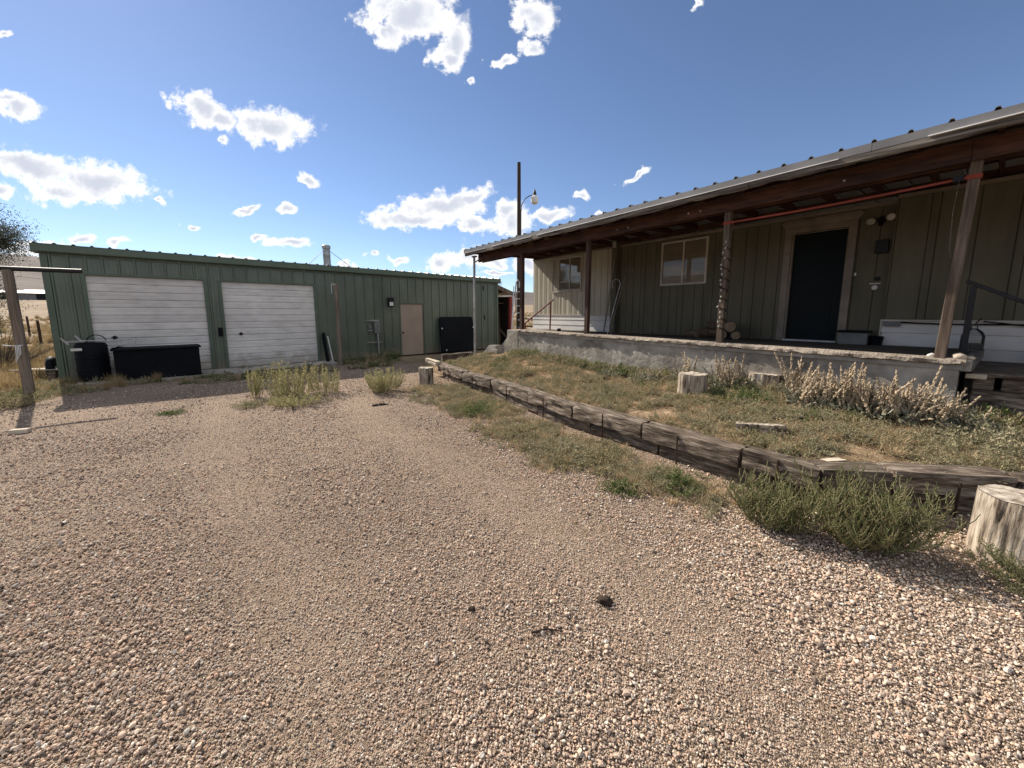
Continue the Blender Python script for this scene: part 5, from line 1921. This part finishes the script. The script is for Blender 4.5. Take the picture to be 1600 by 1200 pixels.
put_plant(kochia(1, 76, .66, .44, nb=17, bl=(.07, .17), leafn=5, base=.13, r=.0042, hjit=.6, curl=.85).mesh('green_bush'), 'kochia', 'green_bush', 'largest spiky green bush against the timber wall beside the big stump', 'bush', (2.56, 2.60, 0), .3, group='wild bushes in the gravel')
put_plant(kochia(2, 58, .50, .30, nb=16, bl=(.06, .14), leafn=6, base=.12, r=.0038, hjit=.6, curl=.8).mesh('green_bush'), 'kochia', 'green_bush', 'smaller spiky green bush just left of the largest one', 'bush', (2.06, 2.86, 0), 1.1, group='wild bushes in the gravel')
put_plant(kochia(3, 30, .22, .34, nb=12, bl=(.04, .09), leafn=12, base=.12, r=.0025).mesh('green_bush'), 'kochia', 'green_bush', 'low green bush on the gravel before the big stump', 'bush', (3.22, 2.10, 0), 2.1, group='wild bushes in the gravel')
put_plant(kochia(4, 64, .90, .20, nb=13, bl=(.02, .05), leafn=7, base=.34, r=.004, leaf=(.03, .009), curl=1.2, hjit=.55).mesh('pale_bush'), 'kochia_pale', 'pale_bush', 'tall pale yellow-green bush before the right overhead door', 'bush', (-4.48, 7.65, 0), .0, group='wild bushes in the gravel')
put_plant(kochia(5, 40, .76, .16, nb=12, bl=(.02, .05), leafn=7, base=.28, r=.004, leaf=(.03, .009), curl=1.2, hjit=.5).mesh('pale_bush'), 'kochia_pale', 'pale_bush', 'pale bush growing behind and right of the tallest one', 'bush', (-3.98, 8.05, 0), .8, group='wild bushes in the gravel')
put_plant(kochia(6, 26, .70, .12, nb=10, bl=(.03, .06), leafn=6, base=.10, r=.004, leaf=(.03, .009), curl=1.2).mesh('pale_bush'), 'kochia_pale', 'pale_bush', 'narrow pale stalks standing at the left of the tallest bush', 'bush', (-5.15, 7.6, 0), .8, group='wild bushes in the gravel')
put_plant(kochia(7, 46, .24, .34, nb=10, bl=(.03, .07), leafn=9, base=.26, r=.003, leaf=(.026, .008)).mesh('pale_bush'), 'kochia_pale', 'pale_bush', 'low sprawling pale clump at the foot of the tallest bush', 'bush', (-3.98, 6.95, 0), .8, group='wild bushes in the gravel')
put_plant(kochia(8, 72, .64, .30, nb=11, bl=(.04, .09), leafn=8, base=.24, r=.004, leaf=(.03, .009), curl=1.1, hjit=.5).mesh('round_bush'), 'kochia_pale', 'round_bush', 'round olive bush between the pale bush and the small stump', 'bush', (-2.75, 8.15, 0), .8, group='wild bushes in the gravel')


def weed(seed, n, h, spread, leafn=14, leaf=(.03, .012), base=.03):
    p = PL(seed)
    g = p.r
    for s in range(n):
        a = g.uniform(0, 2 * math.pi)
        q = g.uniform(.1, 1)
        H = h * g.uniform(.5, 1) * (1.15 - .5 * q)
        t = np.linspace(0, 1, 4)[:, None]
        out = np.array([math.cos(a), math.sin(a), 0])
        b = out * base * q
        pts = b + out * spread * q * t + np.array([0, 0, 1]) * H * (t - .25 * q * t * t)
        p.rod(pts, .0022, .001, 3)
        u = g.uniform(.1, 1, leafn)[:, None]
        P = b + out * spread * q * u + np.array([0, 0, 1]) * H * (u - .25 * q * u * u)
        D = g.normal(0, 1, (leafn, 3)) + np.array([0, 0, .7]) + out * .4
        p.leaves(P, D, leaf[0] * g.uniform(.5, 1.4, leafn), leaf[1] * g.uniform(.7, 1.3, leafn))
    return p


def grass(seed, n, h, spread, w=.004, base=.04, bend=.6):
    p = PL(seed)
    g = p.r
    for s in range(n):
        a = g.uniform(0, 2 * math.pi)
        out = np.array([math.cos(a), math.sin(a), 0])
        q = g.uniform(0, 1)
        H = h * g.uniform(.45, 1)
        b = out * base * g.uniform(0, 1)
        a3 = g.uniform(0, 2 * math.pi)
        S = np.array([math.cos(a3), math.sin(a3), 0]) * w / 2
        c = [b + out * spread * q * t ** 1.6 + np.array([0, 0, 1]) * H * (t - bend * .4 * q * t * t) for t in (0, .5, 1)]
        p.add([c[0] - S, c[0] + S, c[1] + S * .8, c[1] - S * .8, c[2] + S * .1, c[2] - S * .1], [(0, 1, 2, 3), (3, 2, 4, 5)])
    return p


clumps = [
    (-.62, 6.35, .24, .42, 'weed_green', 'deep green weed mound on the gravel beside the second timber'),
    (1.58, 3.52, .18, .24, 'weed_green', 'dark green weed tuft at the foot of the stepped-out timber'),
    (1.05, 3.46, .10, .20, 'weed_green', 'small flat green weed alone on the gravel edge'),
    (.10, 5.15, .14, .30, 'weed', 'low green weed patch spreading off the middle timbers'),
    (.62, 4.42, .18, .42, 'weed_grey', 'broad grey-green weed mound on the gravel below the timbers'),
    (1.02, 4.15, .16, .35, 'weed', 'dense weed mound touching the timber wall at its middle'),
    (-5.69, 6.25, .07, .18, 'weed_green', 'tiny green weed alone in the open gravel'),
    (-4.75, 6.75, .14, .28, 'weed_grey', 'low grey-green weed in front of the pale bushes'),
    (.66, 9.95, .32, .34, 'weed_green', 'bright green weed clump at the foot of the porch wall'),
    (.27, 8.10, .22, .40, 'weed', 'round green weed cushion in the far part of the bed'),
    (-9.0, 6.7, .34, .50, 'weed', 'leafy green weed clump in front of the gate post'),
]
for i, (x, y, h, sp, m, lb) in enumerate(clumps):
    z = bed_z(x, y) - .01 if timber_side((x, y)) > .1 and x > -1.5 and y < 12 else 0
    put_plant(weed(30 + i, int(60 + 150 * sp), h, sp, 16, (.024 + .02 * h, .009 + .008 * h), base=sp * .35).mesh('weed_clump'), m, 'weed_clump', lb, 'weed', (x, y, z), i, group='weed clumps around the yard')


# lamb's ear with dry flower spikes along the porch
def spike_mesh(seed, L, r):
    g = np.random.default_rng(seed)
    n, k = 9, int(L / .012)
    bx_, by_ = g.normal(0, .05, 2)
    kink = g.normal(0, .035)
    vs, fs_ = [], []
    for i in range(k + 1):
        t = i / k
        whorl = .50 + .50 * abs(math.sin(i * .62 + seed))
        low = .18 + .82 * min(1, max(0, (t - .18 - .1 * math.sin(seed)) * 5))
        rr_ = r * low * whorl * (1 - .45 * t ** 3) * (.4 if i == k else 1)
        for j in range(n):
            a = 2 * math.pi * j / n
            q = rr_ * max(.35, 1 + .42 * g.normal())
            vs.append((q * math.cos(a) + bx_ * L * t * t * 2 + kink * math.sin(t * 5) * L * .4, q * math.sin(a) + by_ * L * t * t * 2, L * t))
    for i in range(k):
        for j in range(n):
            j2 = (j + 1) % n
            fs_.append((i * n + j, i * n + j2, (i + 1) * n + j2, (i + 1) * n + j))
    fs_.append(tuple(k * n + j for j in range(n)))
    me = np_mesh('flower_spike', vs, fs_)
    me.materials.append(M['lamb_spike'])
    return me


SPK = [spike_mesh(i, L, r) for i, (L, r) in enumerate([(.50, .0155), (.44, .016), (.56, .0145), (.38, .017), (.30, .016), (.47, .014)])]


def lamb(loc, n, spread, h, label, seed, tilt=.35, leaves=240, name='flowering_plant'):
    g = np.random.default_rng(seed)
    n = int(n * 1.2)
    t = thing(name, label, 'plant', loc, 0, 'flowering plants along the porch')
    p = PL(seed + 500)
    N = leaves
    a = g.uniform(0, 2 * math.pi, N)
    q = np.sqrt(g.uniform(0, 1, N)) * spread * 1.25
    P = np.stack([np.cos(a) * q, np.sin(a) * q, g.uniform(.0, .13, N) * h / .5], 1)
    D = np.stack([np.cos(a), np.sin(a), g.uniform(-.1, .9, N)], 1) + g.normal(0, .4, (N, 3))
    p.leaves(P, D, g.uniform(.05, .12, N), g.uniform(.022, .045, N))
    # small leaves up among the stems
    N2 = leaves
    a = g.uniform(0, 2 * math.pi, N2)
    q = np.sqrt(g.uniform(0, 1, N2)) * spread
    P = np.stack([np.cos(a) * q, np.sin(a) * q, g.uniform(.05, .30, N2) * h / .5], 1)
    p.leaves(P, g.normal(0, 1, (N2, 3)), g.uniform(.02, .05, N2), g.uniform(.008, .02, N2))
    o = mesh_obj('foliage', p.mesh('foliage'), 'lamb_leaf', t)
    for i in range(n):
        a = g.uniform(0, 2 * math.pi)
        q = math.sqrt(g.uniform(0, 1)) * spread
        s = bpy.data.objects.new('flower_spike', SPK[int(g.integers(0, len(SPK)))])
        COL.objects.link(s)
        s.parent = t
        s.location = (q * math.cos(a), q * math.sin(a), -.01)
        ti = tilt * (q / spread) * g.uniform(.3, 1.5)
        s.rotation_euler = Euler((g.normal(0, .08) - math.sin(a) * ti, g.normal(0, .08) + math.cos(a) * ti, g.uniform(0, 6.28)))
        k = h / .5 * g.uniform(.6, 1.3)
        s.scale = (min(1.1, k * 1.15), min(1.1, k * 1.15), k)
    return t


LB = [((2.42, 6.80), 16, .22, .30, 'farthest low grey flowering plant against the porch wall', .5),
      ((3.02, 6.70), 14, .20, .44, 'loose flowering plant just behind the pale barrel-shaped stump', .3),
      ((3.46, 6.06), 22, .22, .48, 'flowering plant with sparse tall spikes left of the wide grey stump', .25),
      ((4.02, 5.32), 26, .16, .52, 'flowering plant with tall twisted spikes right of the wide grey stump', .25),
      ((3.92, 4.90), 46, .24, .42, 'dense flowering plant with short tan spikes by the porch wall', .4),
      ((4.16, 4.62), 56, .24, .50, 'densest flowering plant with many upright tan spikes', .35),
      ((4.34, 4.34), 54, .24, .46, 'sprawling flowering plant with leaning tan spikes', .6),
      ((4.56, 4.18), 42, .20, .50, 'flowering plant with pinkish spikes near the porch corner', .4),
      ((4.78, 4.02), 10, .20, .42, 'nearest sparse flowering plant at the timber steps', .7)]
LB += [((1.98, 7.55), 9, .20, .26, 'small grey flowering plant at the wall left of the farthest spikes', .5)]
for i, ((x, y), n, sp, h, lb, ti) in enumerate(LB):
    lamb((x, y, bed_z(x, y) - .01), n, sp, h, lb, 60 + i, ti, 240)
put_plant(weed(91, 150, .22, .55, 18, (.035, .013), base=.2).mesh('weed_clump'), 'weed_grey', 'weed_clump', 'tangled grey-green weed clump before the timber steps', 'weed', (4.62, 3.72, bed_z(4.62, 3.72)), group='weed clumps around the yard')
put_plant(weed(92, 120, .16, .40, 18, (.04, .015), base=.2).mesh('weed_clump'), 'weed_green', 'weed_clump', 'green weed clump between the two stumps of the bed', 'weed', (3.36, 5.35, bed_z(3.36, 5.35)), group='weed clumps around the yard')
put_plant(weed(93, 120, .18, .5, 18, (.04, .015), base=.25).mesh('weed_clump'), 'weed_green', 'weed_clump', 'green weed clump at the porch wall below the shepherd hooks', 'weed', (2.35, 7.7, bed_z(2.35, 7.7)), group='weed clumps around the yard')

# tree at the left edge and far trees


def tree(loc, name, label, h, crown, centres, nleaf, leaf, m, seed, trunk=.16, group=None):
    t = thing(name, label, 'tree', loc, 0, group)
    g = np.random.default_rng(seed)
    mb = MB()
    mb.tube([(0, 0, -.3), (.08, .02, h * .22), (.0, .06, h * .42)], [trunk, trunk * .8, trunk * .6], 10)
    p = PL(seed)
    for (cx, cy, cz, r) in centres:
        mid = (cx * .45, cy * .45, h * .35 + (cz - h * .35) * .55)
        mb.tube([(0.02, .05, h * .36), mid, (cx, cy, cz)], [trunk * .5, trunk * .3, .02], 7)
        N = int(nleaf * r * r)
        nc = max(6, N // 70)
        cc = g.normal(0, .55, (nc, 3)) * r + np.array([cx, cy, cz])
        for c in cc:
            mb.tube([(cx, cy, cz), tuple((c + np.array([cx, cy, cz])) / 2 + g.normal(0, .05, 3)), tuple(c)], [.02, .012, .005], 4)
            k = N // nc
            P = c + g.normal(0, .22, (k, 3)) * np.array([1, 1, .7])
            p.leaves(P, g.normal(0, 1, (k, 3)) + np.array([0, 0, -.3]), leaf * g.uniform(.6, 1.4, k), leaf * .42)
    mb.obj('trunk', 'bark', t, smooth=True)
    mesh_obj('crown', p.mesh('crown'), m, t)
    return t


tree((-23.2, 15.5, 0), 'leafy_tree', 'grey-green leafy tree at the edge of the field left of the garage', 5.5, None,
     [(1.9, .4, 4.9, 1.0), (.6, 0, 4.7, 1.3), (2.6, .6, 4.55, .62), (-1.5, .3, 4.2, 1.5), (1.0, .2, 3.0, 1.0), (.9, -.3, 1.9, 1.05), (.8, .2, 1.0, .9), (1.55, 0, 2.5, .55), (-1.2, 0, 2.4, 1.4)], 9000, .07, 'leaf_tree', 5)
bb_ = thing('bare_shrub', 'leafless grey shrub fanning out behind the gate post', 'shrub', (-14.2, 10.6, 0))
sp_ = PL(44)
for s in range(90):
    a = sp_.r.uniform(0, 6.28)
    q = sp_.r.uniform(.2, 1)
    t = np.linspace(0, 1, 5)[:, None]
    pts = np.array([math.cos(a), math.sin(a), 0]) * 1.35 * q * t + np.array([0, 0, 1]) * 1.35 * (1.15 - .5 * q) * (t - .22 * q * t * t) + sp_.r.normal(0, .02, 3) * t
    sp_.rod(pts, .007, .002, 3)
    for b in range(4):
        o = pts[2 + b % 3]
        sp_.rod(o + (sp_.r.normal(0, .14, 3) + np.array([math.cos(a) * .1, math.sin(a) * .1, .16])) * np.linspace(0, 1, 3)[:, None], .003, .001, 3)
mesh_obj('branches', sp_.mesh('branches'), 'bark', bb_)
for i, (x, y, s, lb) in enumerate([(-189, 172, 1.0, 'darkest round tree behind the white barn roof'), (-200, 172, .7, 'lower dark tree left of the round one by the barn'), (-176, 165, .8, 'dark tree at the right end of the white barn'), (-214, 180, .6, 'small dark tree far beyond the white barn')]):
    tree((x, y, far_height(x, y)), 'far_tree', lb, 8 * s, None, [(0, 0, 6.5 * s, 3.4 * s), (2.5 * s, 0, 5 * s, 2.8 * s), (-3 * s, 0, 4.6 * s, 2.8 * s), (0, 0, 3 * s, 3.4 * s)], 90, .9, 'leaf_dark', 70 + i, .3, 'dark trees by the far barn')

# ------------------------------------------------------------------ scattered ground cover and stones


def hidden(name, objs):
    c = bpy.data.collections.new(name)
    for o in objs:
        COL.objects.unlink(o)
        c.objects.link(o)
    return c


def scatter(name, P, rot, scl, pick, coll, label, kind='stuff'):
    me = bpy.data.meshes.new(name)
    me.from_pydata(np.asarray(P).tolist(), [], [])
    n = len(P)
    a = me.attributes.new('turn', 'FLOAT_VECTOR', 'POINT')
    a.data.foreach_set('vector', np.asarray(rot, np.float32).ravel())
    a = me.attributes.new('size', 'FLOAT', 'POINT')
    a.data.foreach_set('value', np.asarray(scl, np.float32))
    a = me.attributes.new('pick', 'INT', 'POINT')
    a.data.foreach_set('value', np.asarray(pick, np.int32))
    o = bpy.data.objects.new(name, me)
    COL.objects.link(o)
    ng = bpy.data.node_groups.new(name, 'GeometryNodeTree')
    ng.interface.new_socket('Geometry', in_out='INPUT', socket_type='NodeSocketGeometry')
    ng.interface.new_socket('Geometry', in_out='OUTPUT', socket_type='NodeSocketGeometry')
    gi, go = ng.nodes.new('NodeGroupInput'), ng.nodes.new('NodeGroupOutput')
    ip = ng.nodes.new('GeometryNodeInstanceOnPoints')
    ci = ng.nodes.new('GeometryNodeCollectionInfo')
    ci.inputs['Collection'].default_value = coll
    ci.inputs['Separate Children'].default_value = True
    ci.inputs['Reset Children'].default_value = True
    ip.inputs['Pick Instance'].default_value = True

    def attr(nm, ty):
        q = ng.nodes.new('GeometryNodeInputNamedAttribute')
        q.data_type = ty
        q.inputs['Name'].default_value = nm
        return q.outputs['Attribute']
    er = ng.nodes.new('FunctionNodeEulerToRotation')
    L = ng.links.new
    L(gi.outputs[0], ip.inputs['Points'])
    L(ci.outputs[0], ip.inputs['Instance'])
    L(attr('pick', 'INT'), ip.inputs['Instance Index'])
    L(attr('turn', 'FLOAT_VECTOR'), er.inputs[0])
    L(er.outputs[0], ip.inputs['Rotation'])
    L(attr('size', 'FLOAT'), ip.inputs['Scale'])
    L(ip.outputs[0], go.inputs[0])
    md = o.modifiers.new('scatter', 'NODES')
    md.node_group = ng
    o['kind'] = kind
    o['label'] = label
    return o


# pebbles
pebs = []
for i in range(14):
    g = np.random.default_rng(200 + i)
    v, f = lump(1.0, 1 + (i % 5 > 1), (1.0, g.uniform(.62, .95), g.uniform(.42, .75)), .55, i * 7.3, 1.3)
    # chip a few flat faces so that stones read as crushed gravel
    v = np.array(v)
    for q in range(8):
        d = g.normal(0, 1, 3)
        d /= np.linalg.norm(d)
        lim = g.uniform(.45, .8)
        s = v @ d
        v -= np.outer(np.maximum(0, s - lim * .8), d) * .85
    o = mesh_obj('pebble', np_mesh('pebble', v, f), 'pebble', None, False)
    if i % 4 == 1:
        o.data.polygons.foreach_set('use_smooth', [True] * len(o.data.polygons))
    pebs.append(o)
PC = hidden('pebble_shapes', pebs)

X, Y, S = [], [], []
for (r0, r1, dens, mul) in ((.15, 1.2, 3200, 1.0), (1.2, 2.4, 12000, .95), (2.4, 3.6, 8000, 1.0), (3.6, 5.2, 4000, 1.1), (5.2, 7.2, 1900, 1.25), (7.2, 9, 950, 1.5), (9, 12.5, 300, 1.6)):
    half = R(74)
    n = int(half * (r1 * r1 - r0 * r0) * dens)
    rr_ = np.sqrt(rng.uniform(r0 * r0, r1 * r1, n))
    th = rng.uniform(-half, half, n)
    x, y = rr_ * np.sin(th), rr_ * np.cos(th)
    s = np.exp(rng.normal(math.log(.0056), .42, n)) * mul
    X.append(x)
    Y.append(y)
    S.append(np.clip(s, .003, .020))
X, Y, S = np.concatenate(X), np.concatenate(Y), np.concatenate(S)
td = track_d(X, Y)
patch = np.array([fbm(a * .9, b * .9, 12.5, 3) for a, b in zip(X, Y)])
loose = np.clip((td - .12) / .42, 0, 1) * np.clip(.85 + patch * .9, .4, 1)
S *= .80 + .26 * loose
keep = (rng.random(len(X)) < (.72 + .28 * loose)) & ~((S > .008) & (rng.random(len(X)) > loose * .8 + .2))
X, Y, S = X[keep], Y[keep], S[keep]
ok = np.array([in_yard(a, b) for a, b in zip(X, Y)])
X, Y, S = X[ok], Y[ok], S[ok]
Z = np.array([yard_z(a, b) for a, b in zip(X, Y)]) + S * .18
n = len(X)
rot = np.stack([rng.normal(0, .55, n), rng.normal(0, .55, n), rng.uniform(0, 6.28, n)], 1)
scatter('gravel', np.stack([X, Y, Z + S * .48], 1), rot, S, rng.integers(0, len(pebs), n), PC, 'loose crushed gravel of tan, pink and grey stones')

# tufts
tufts = [mesh_obj('tuft_a', weed(110, 16, .10, .09, 12, (.022, .008), .04).mesh('tuft_a'), 'weed'),
         mesh_obj('tuft_b', weed(111, 14, .08, .10, 14, (.020, .008), .05).mesh('tuft_b'), 'weed_grey'),
         mesh_obj('tuft_c', weed(112, 18, .12, .08, 12, (.024, .008), .04).mesh('tuft_c'), 'weed_green'),
         mesh_obj('tuft_d', grass(113, 46, .12, .11, .0045, .05).mesh('tuft_d'), 'straw'),
         mesh_obj('tuft_e', grass(114, 40, .07, .13, .004, .07, 1.4).mesh('tuft_e'), 'straw'),
         mesh_obj('tuft_f', kochia(115, 7, .13, .09, nb=7, bl=(.02, .05), leafn=6, base=.03, r=.0018, leaf=(.014, .005)).mesh('tuft_f'), 'weed_grey')]
TC_ = hidden('tuft_shapes', tufts)
pts, rots, scs, pk = [], [], [], []
# in the bed
for k in range(8200):
    s, t = rng.random(), rng.random()
    s = s ** .9
    x, y, z = bed_pt(s, t)
    if y > 13.5 or x > 7.5:
        continue
    m = fbm(x * 1.1, y * 1.1, 21.0, 3)
    dry = fbm(x * .6 + 4, y * .6, 33.0, 3) + (.28 if (y < 4.2 and x > 2.9) else 0) + (.35 if y > 10.3 else 0)
    if m < -.30:
        continue
    if dry > .12:
        c = [3, 4, 0, 1, 5, 4][int(rng.integers(0, 6))]
    elif m > .15:
        c = [0, 2, 0, 1, 5, 3][int(rng.integers(0, 6))]
    else:
        c = [0, 1, 4, 3, 5, 3][int(rng.integers(0, 6))]
    pts.append((x, y, z - .008))
    rots.append((rng.normal(0, .12), rng.normal(0, .12), rng.uniform(0, 6.28)))
    scs.append(rng.uniform(.5, 1.25) * (1.3 if t > .9 and c < 3 else 1))
    pk.append(c)
for k in range(900):
    s = rng.uniform(.20, .86)
    x, y, z = bed_pt(s, rng.uniform(.86, .985))
    pts.append((x, y, z - .01))
    rots.append((rng.normal(0, .12), rng.normal(0, .12), rng.uniform(0, 6.28)))
    scs.append(rng.uniform(.9, 2.0))
    pk.append([0, 1, 5, 1, 3, 2][int(rng.integers(0, 6))])
scatter('grass', pts, rots, scs, pk, TC_, 'low weeds and dry grass covering the raised bed')
# along the wall on the gravel side, before the garage
pts, rots, scs, pk = [], [], [], []
for (x0, y0, r, n, cs) in [(-.45, 6.6, .8, 330, (0, 1, 3, 5, 4)), (-1.35, 8.2, .65, 220, (0, 1, 5, 3, 4)), (.15, 5.35, .7, 330, (0, 1, 5, 4, 3)), (.75, 4.45, .65, 360, (0, 1, 5, 4, 3)), (1.35, 3.75, .45, 140, (1, 5, 3, 4)), (1.7, 3.45, .4, 90, (1, 3, 4)), (-.9, 7.3, .7, 260, (1, 3, 4, 5, 0)), (1.5, 3.6, .3, 50, (0, 1, 5)), (-1.9, 8.3, .5, 70, (0, 1, 3)), (-1.7, 7.4, .5, 30, (1, 5)), (-4.3, 7.5, .9, 60, (1, 5, 0)), (2.0, 3.2, .45, 40, (1, 5, 3)), (3.4, 2.1, .3, 30, (5, 1))]:
    for k in range(n):
        a, q = rng.uniform(0, 6.28), math.sqrt(rng.random()) * r * rng.uniform(.6, 1.1)
        x, y = x0 + math.cos(a) * q, y0 + math.sin(a) * q
        if timber_side((x, y)) > -.02:
            continue
        pts.append((x, y, yard_z(x, y) - .005))
        rots.append((rng.normal(0, .15), rng.normal(0, .15), rng.uniform(0, 6.28)))
        scs.append(rng.uniform(.5, 1.1))
        pk.append(cs[int(rng.integers(0, len(cs)))])
scatter('weeds', pts, rots, scs, pk, TC_, 'low weeds growing through the gravel below the timber wall')
pts, rots, scs, pk = [], [], [], []
for k in range(1500):
    u = rng.uniform(-1.2, 13.4)
    b = -.06 - 2.5 * rng.random() ** .8
    if b > -1.1 and .3 < u < 6.3 and rng.random() < .93:
        continue
    if fbm(u * .8, b * .8, 50.0, 3) < -.12:
        continue
    p = gw(u, b)
    if timber_side(p) > -.1:
        continue
    pts.append((p.x, p.y, -.02))
    rots.append((rng.normal(0, .12), rng.normal(0, .12), rng.uniform(0, 6.28)))
    tall = 1.9 if (u > 7.5 and b > -.8) else 1
    scs.append(rng.uniform(.7, 1.7) * tall)
    pk.append([0, 2, 1, 3, 4, 3, 2, 5][int(rng.integers(0, 8))])
scatter('undergrowth', pts, rots, scs, pk, TC_, 'mixed weeds and dry grass along the foot of the garage')
# dry field
gt_ = [mesh_obj('bunch_a', grass(120, 130, .42, .26, .010, .12).mesh('bunch_a'), 'straw_gold'),
       mesh_obj('bunch_b', grass(121, 110, .55, .22, .010, .10).mesh('bunch_b'), 'straw_gold'),
       mesh_obj('bunch_c', grass(122, 120, .26, .30, .009, .16, 1.2).mesh('bunch_c'), 'straw'),
       mesh_obj('bunch_d', weed(123, 40, .32, .28, 16, (.05, .018), .12).mesh('bunch_d'), 'weed_grey')]
GC_ = hidden('bunch_shapes', gt_)
pts, rots, scs, pk = [], [], [], []


def add_field(x, y, lo, hi, pgreen):
    if fbm(x * .18, y * .18, 61.0, 3) < -.25:
        return
    pts.append((x, y, far_height(x, y) - .03))
    rots.append((0, 0, rng.uniform(0, 6.28)))
    scs.append(rng.uniform(lo, hi))
    pk.append(3 if rng.random() < pgreen else int(rng.integers(0, 3)))


for k in range(7000):
    r = 11 + 60 * rng.random() ** 1.5
    th = R(rng.uniform(-75, -38))
    x, y = r * math.sin(th), r * math.cos(th)
    u, b = to_g((x, y))
    if u > -.35 and -2.0 < b < 9:
        continue
    if x > -10.2 and b < -1:
        continue
    add_field(x, y, .5, 1.2, .10)
for k in range(500):
    x, y = rng.uniform(-13, -8.8), rng.uniform(5.0, 10.5)
    u, b = to_g((x, y))
    if u > -.2 and b > -.2 or in_yard(x, y):
        continue
    add_field(x, y, .3, .75, .25)
for k in range(2600):
    r = 21 + 70 * rng.random() ** 1.4
    th = R(rng.uniform(-8, 22))
    add_field(r * math.sin(th), r * math.cos(th), .6, 1.5, .15)
scatter('dry_grass', pts, rots, scs, pk, GC_, 'golden dry bunch grass over the open field')
# fallen straw on the bed and along the gravel edge
strw = []
for i in range(4):
    p = PL(300 + i)
    for k in range(14):
        c = p.r.normal(0, .07, 3) * np.array([1, 1, .03]) + np.array([0, 0, .006])
        a = p.r.uniform(0, 6.28)
        d = np.array([math.cos(a), math.sin(a), p.r.normal(0, .10)]) * p.r.uniform(.02, .07)
        p.rod([c - d, c + p.r.normal(0, .004, 3), c + d], .0013, .0008, 3)
    strw.append(mesh_obj('straw_%s' % 'abcd'[i], p.mesh('straw'), 'straw'))
SC_ = hidden('straw_shapes', strw)
pts, rots, scs, pk = [], [], [], []
for k in range(5200):
    x, y, z = bed_pt(rng.random(), rng.random())
    if y > 13 or x > 7.5:
        continue
    pts.append((x, y, z))
    rots.append((0, 0, rng.uniform(0, 6.28)))
    scs.append(rng.uniform(.6, 1.3))
    pk.append(int(rng.integers(0, 4)))
for k in range(900):
    s = rng.uniform(0, cum[-1] * .8)
    (c, nn_) = tl_at(s)
    q = -abs(rng.normal(0, .7)) - .05
    x, y = c[0] + nn_[0] * q, c[1] + nn_[1] * q
    pts.append((x, y, yard_z(x, y) + .004))
    rots.append((0, 0, rng.uniform(0, 6.28)))
    scs.append(rng.uniform(.4, 1.0))
    pk.append(int(rng.integers(0, 4)))
for k in range(460):
    x, y = rng.uniform(-4, 4), rng.uniform(.8, 6)
    if not in_yard(x, y):
        continue
    pts.append((x, y, yard_z(x, y) + .01))
    rots.append((0, 0, rng.uniform(0, 6.28)))
    scs.append(rng.uniform(.2, .6))
    pk.append(int(rng.integers(0, 4)))
scatter('straw_litter', pts, rots, scs, pk, SC_, 'broken dry straw lying on the ground')
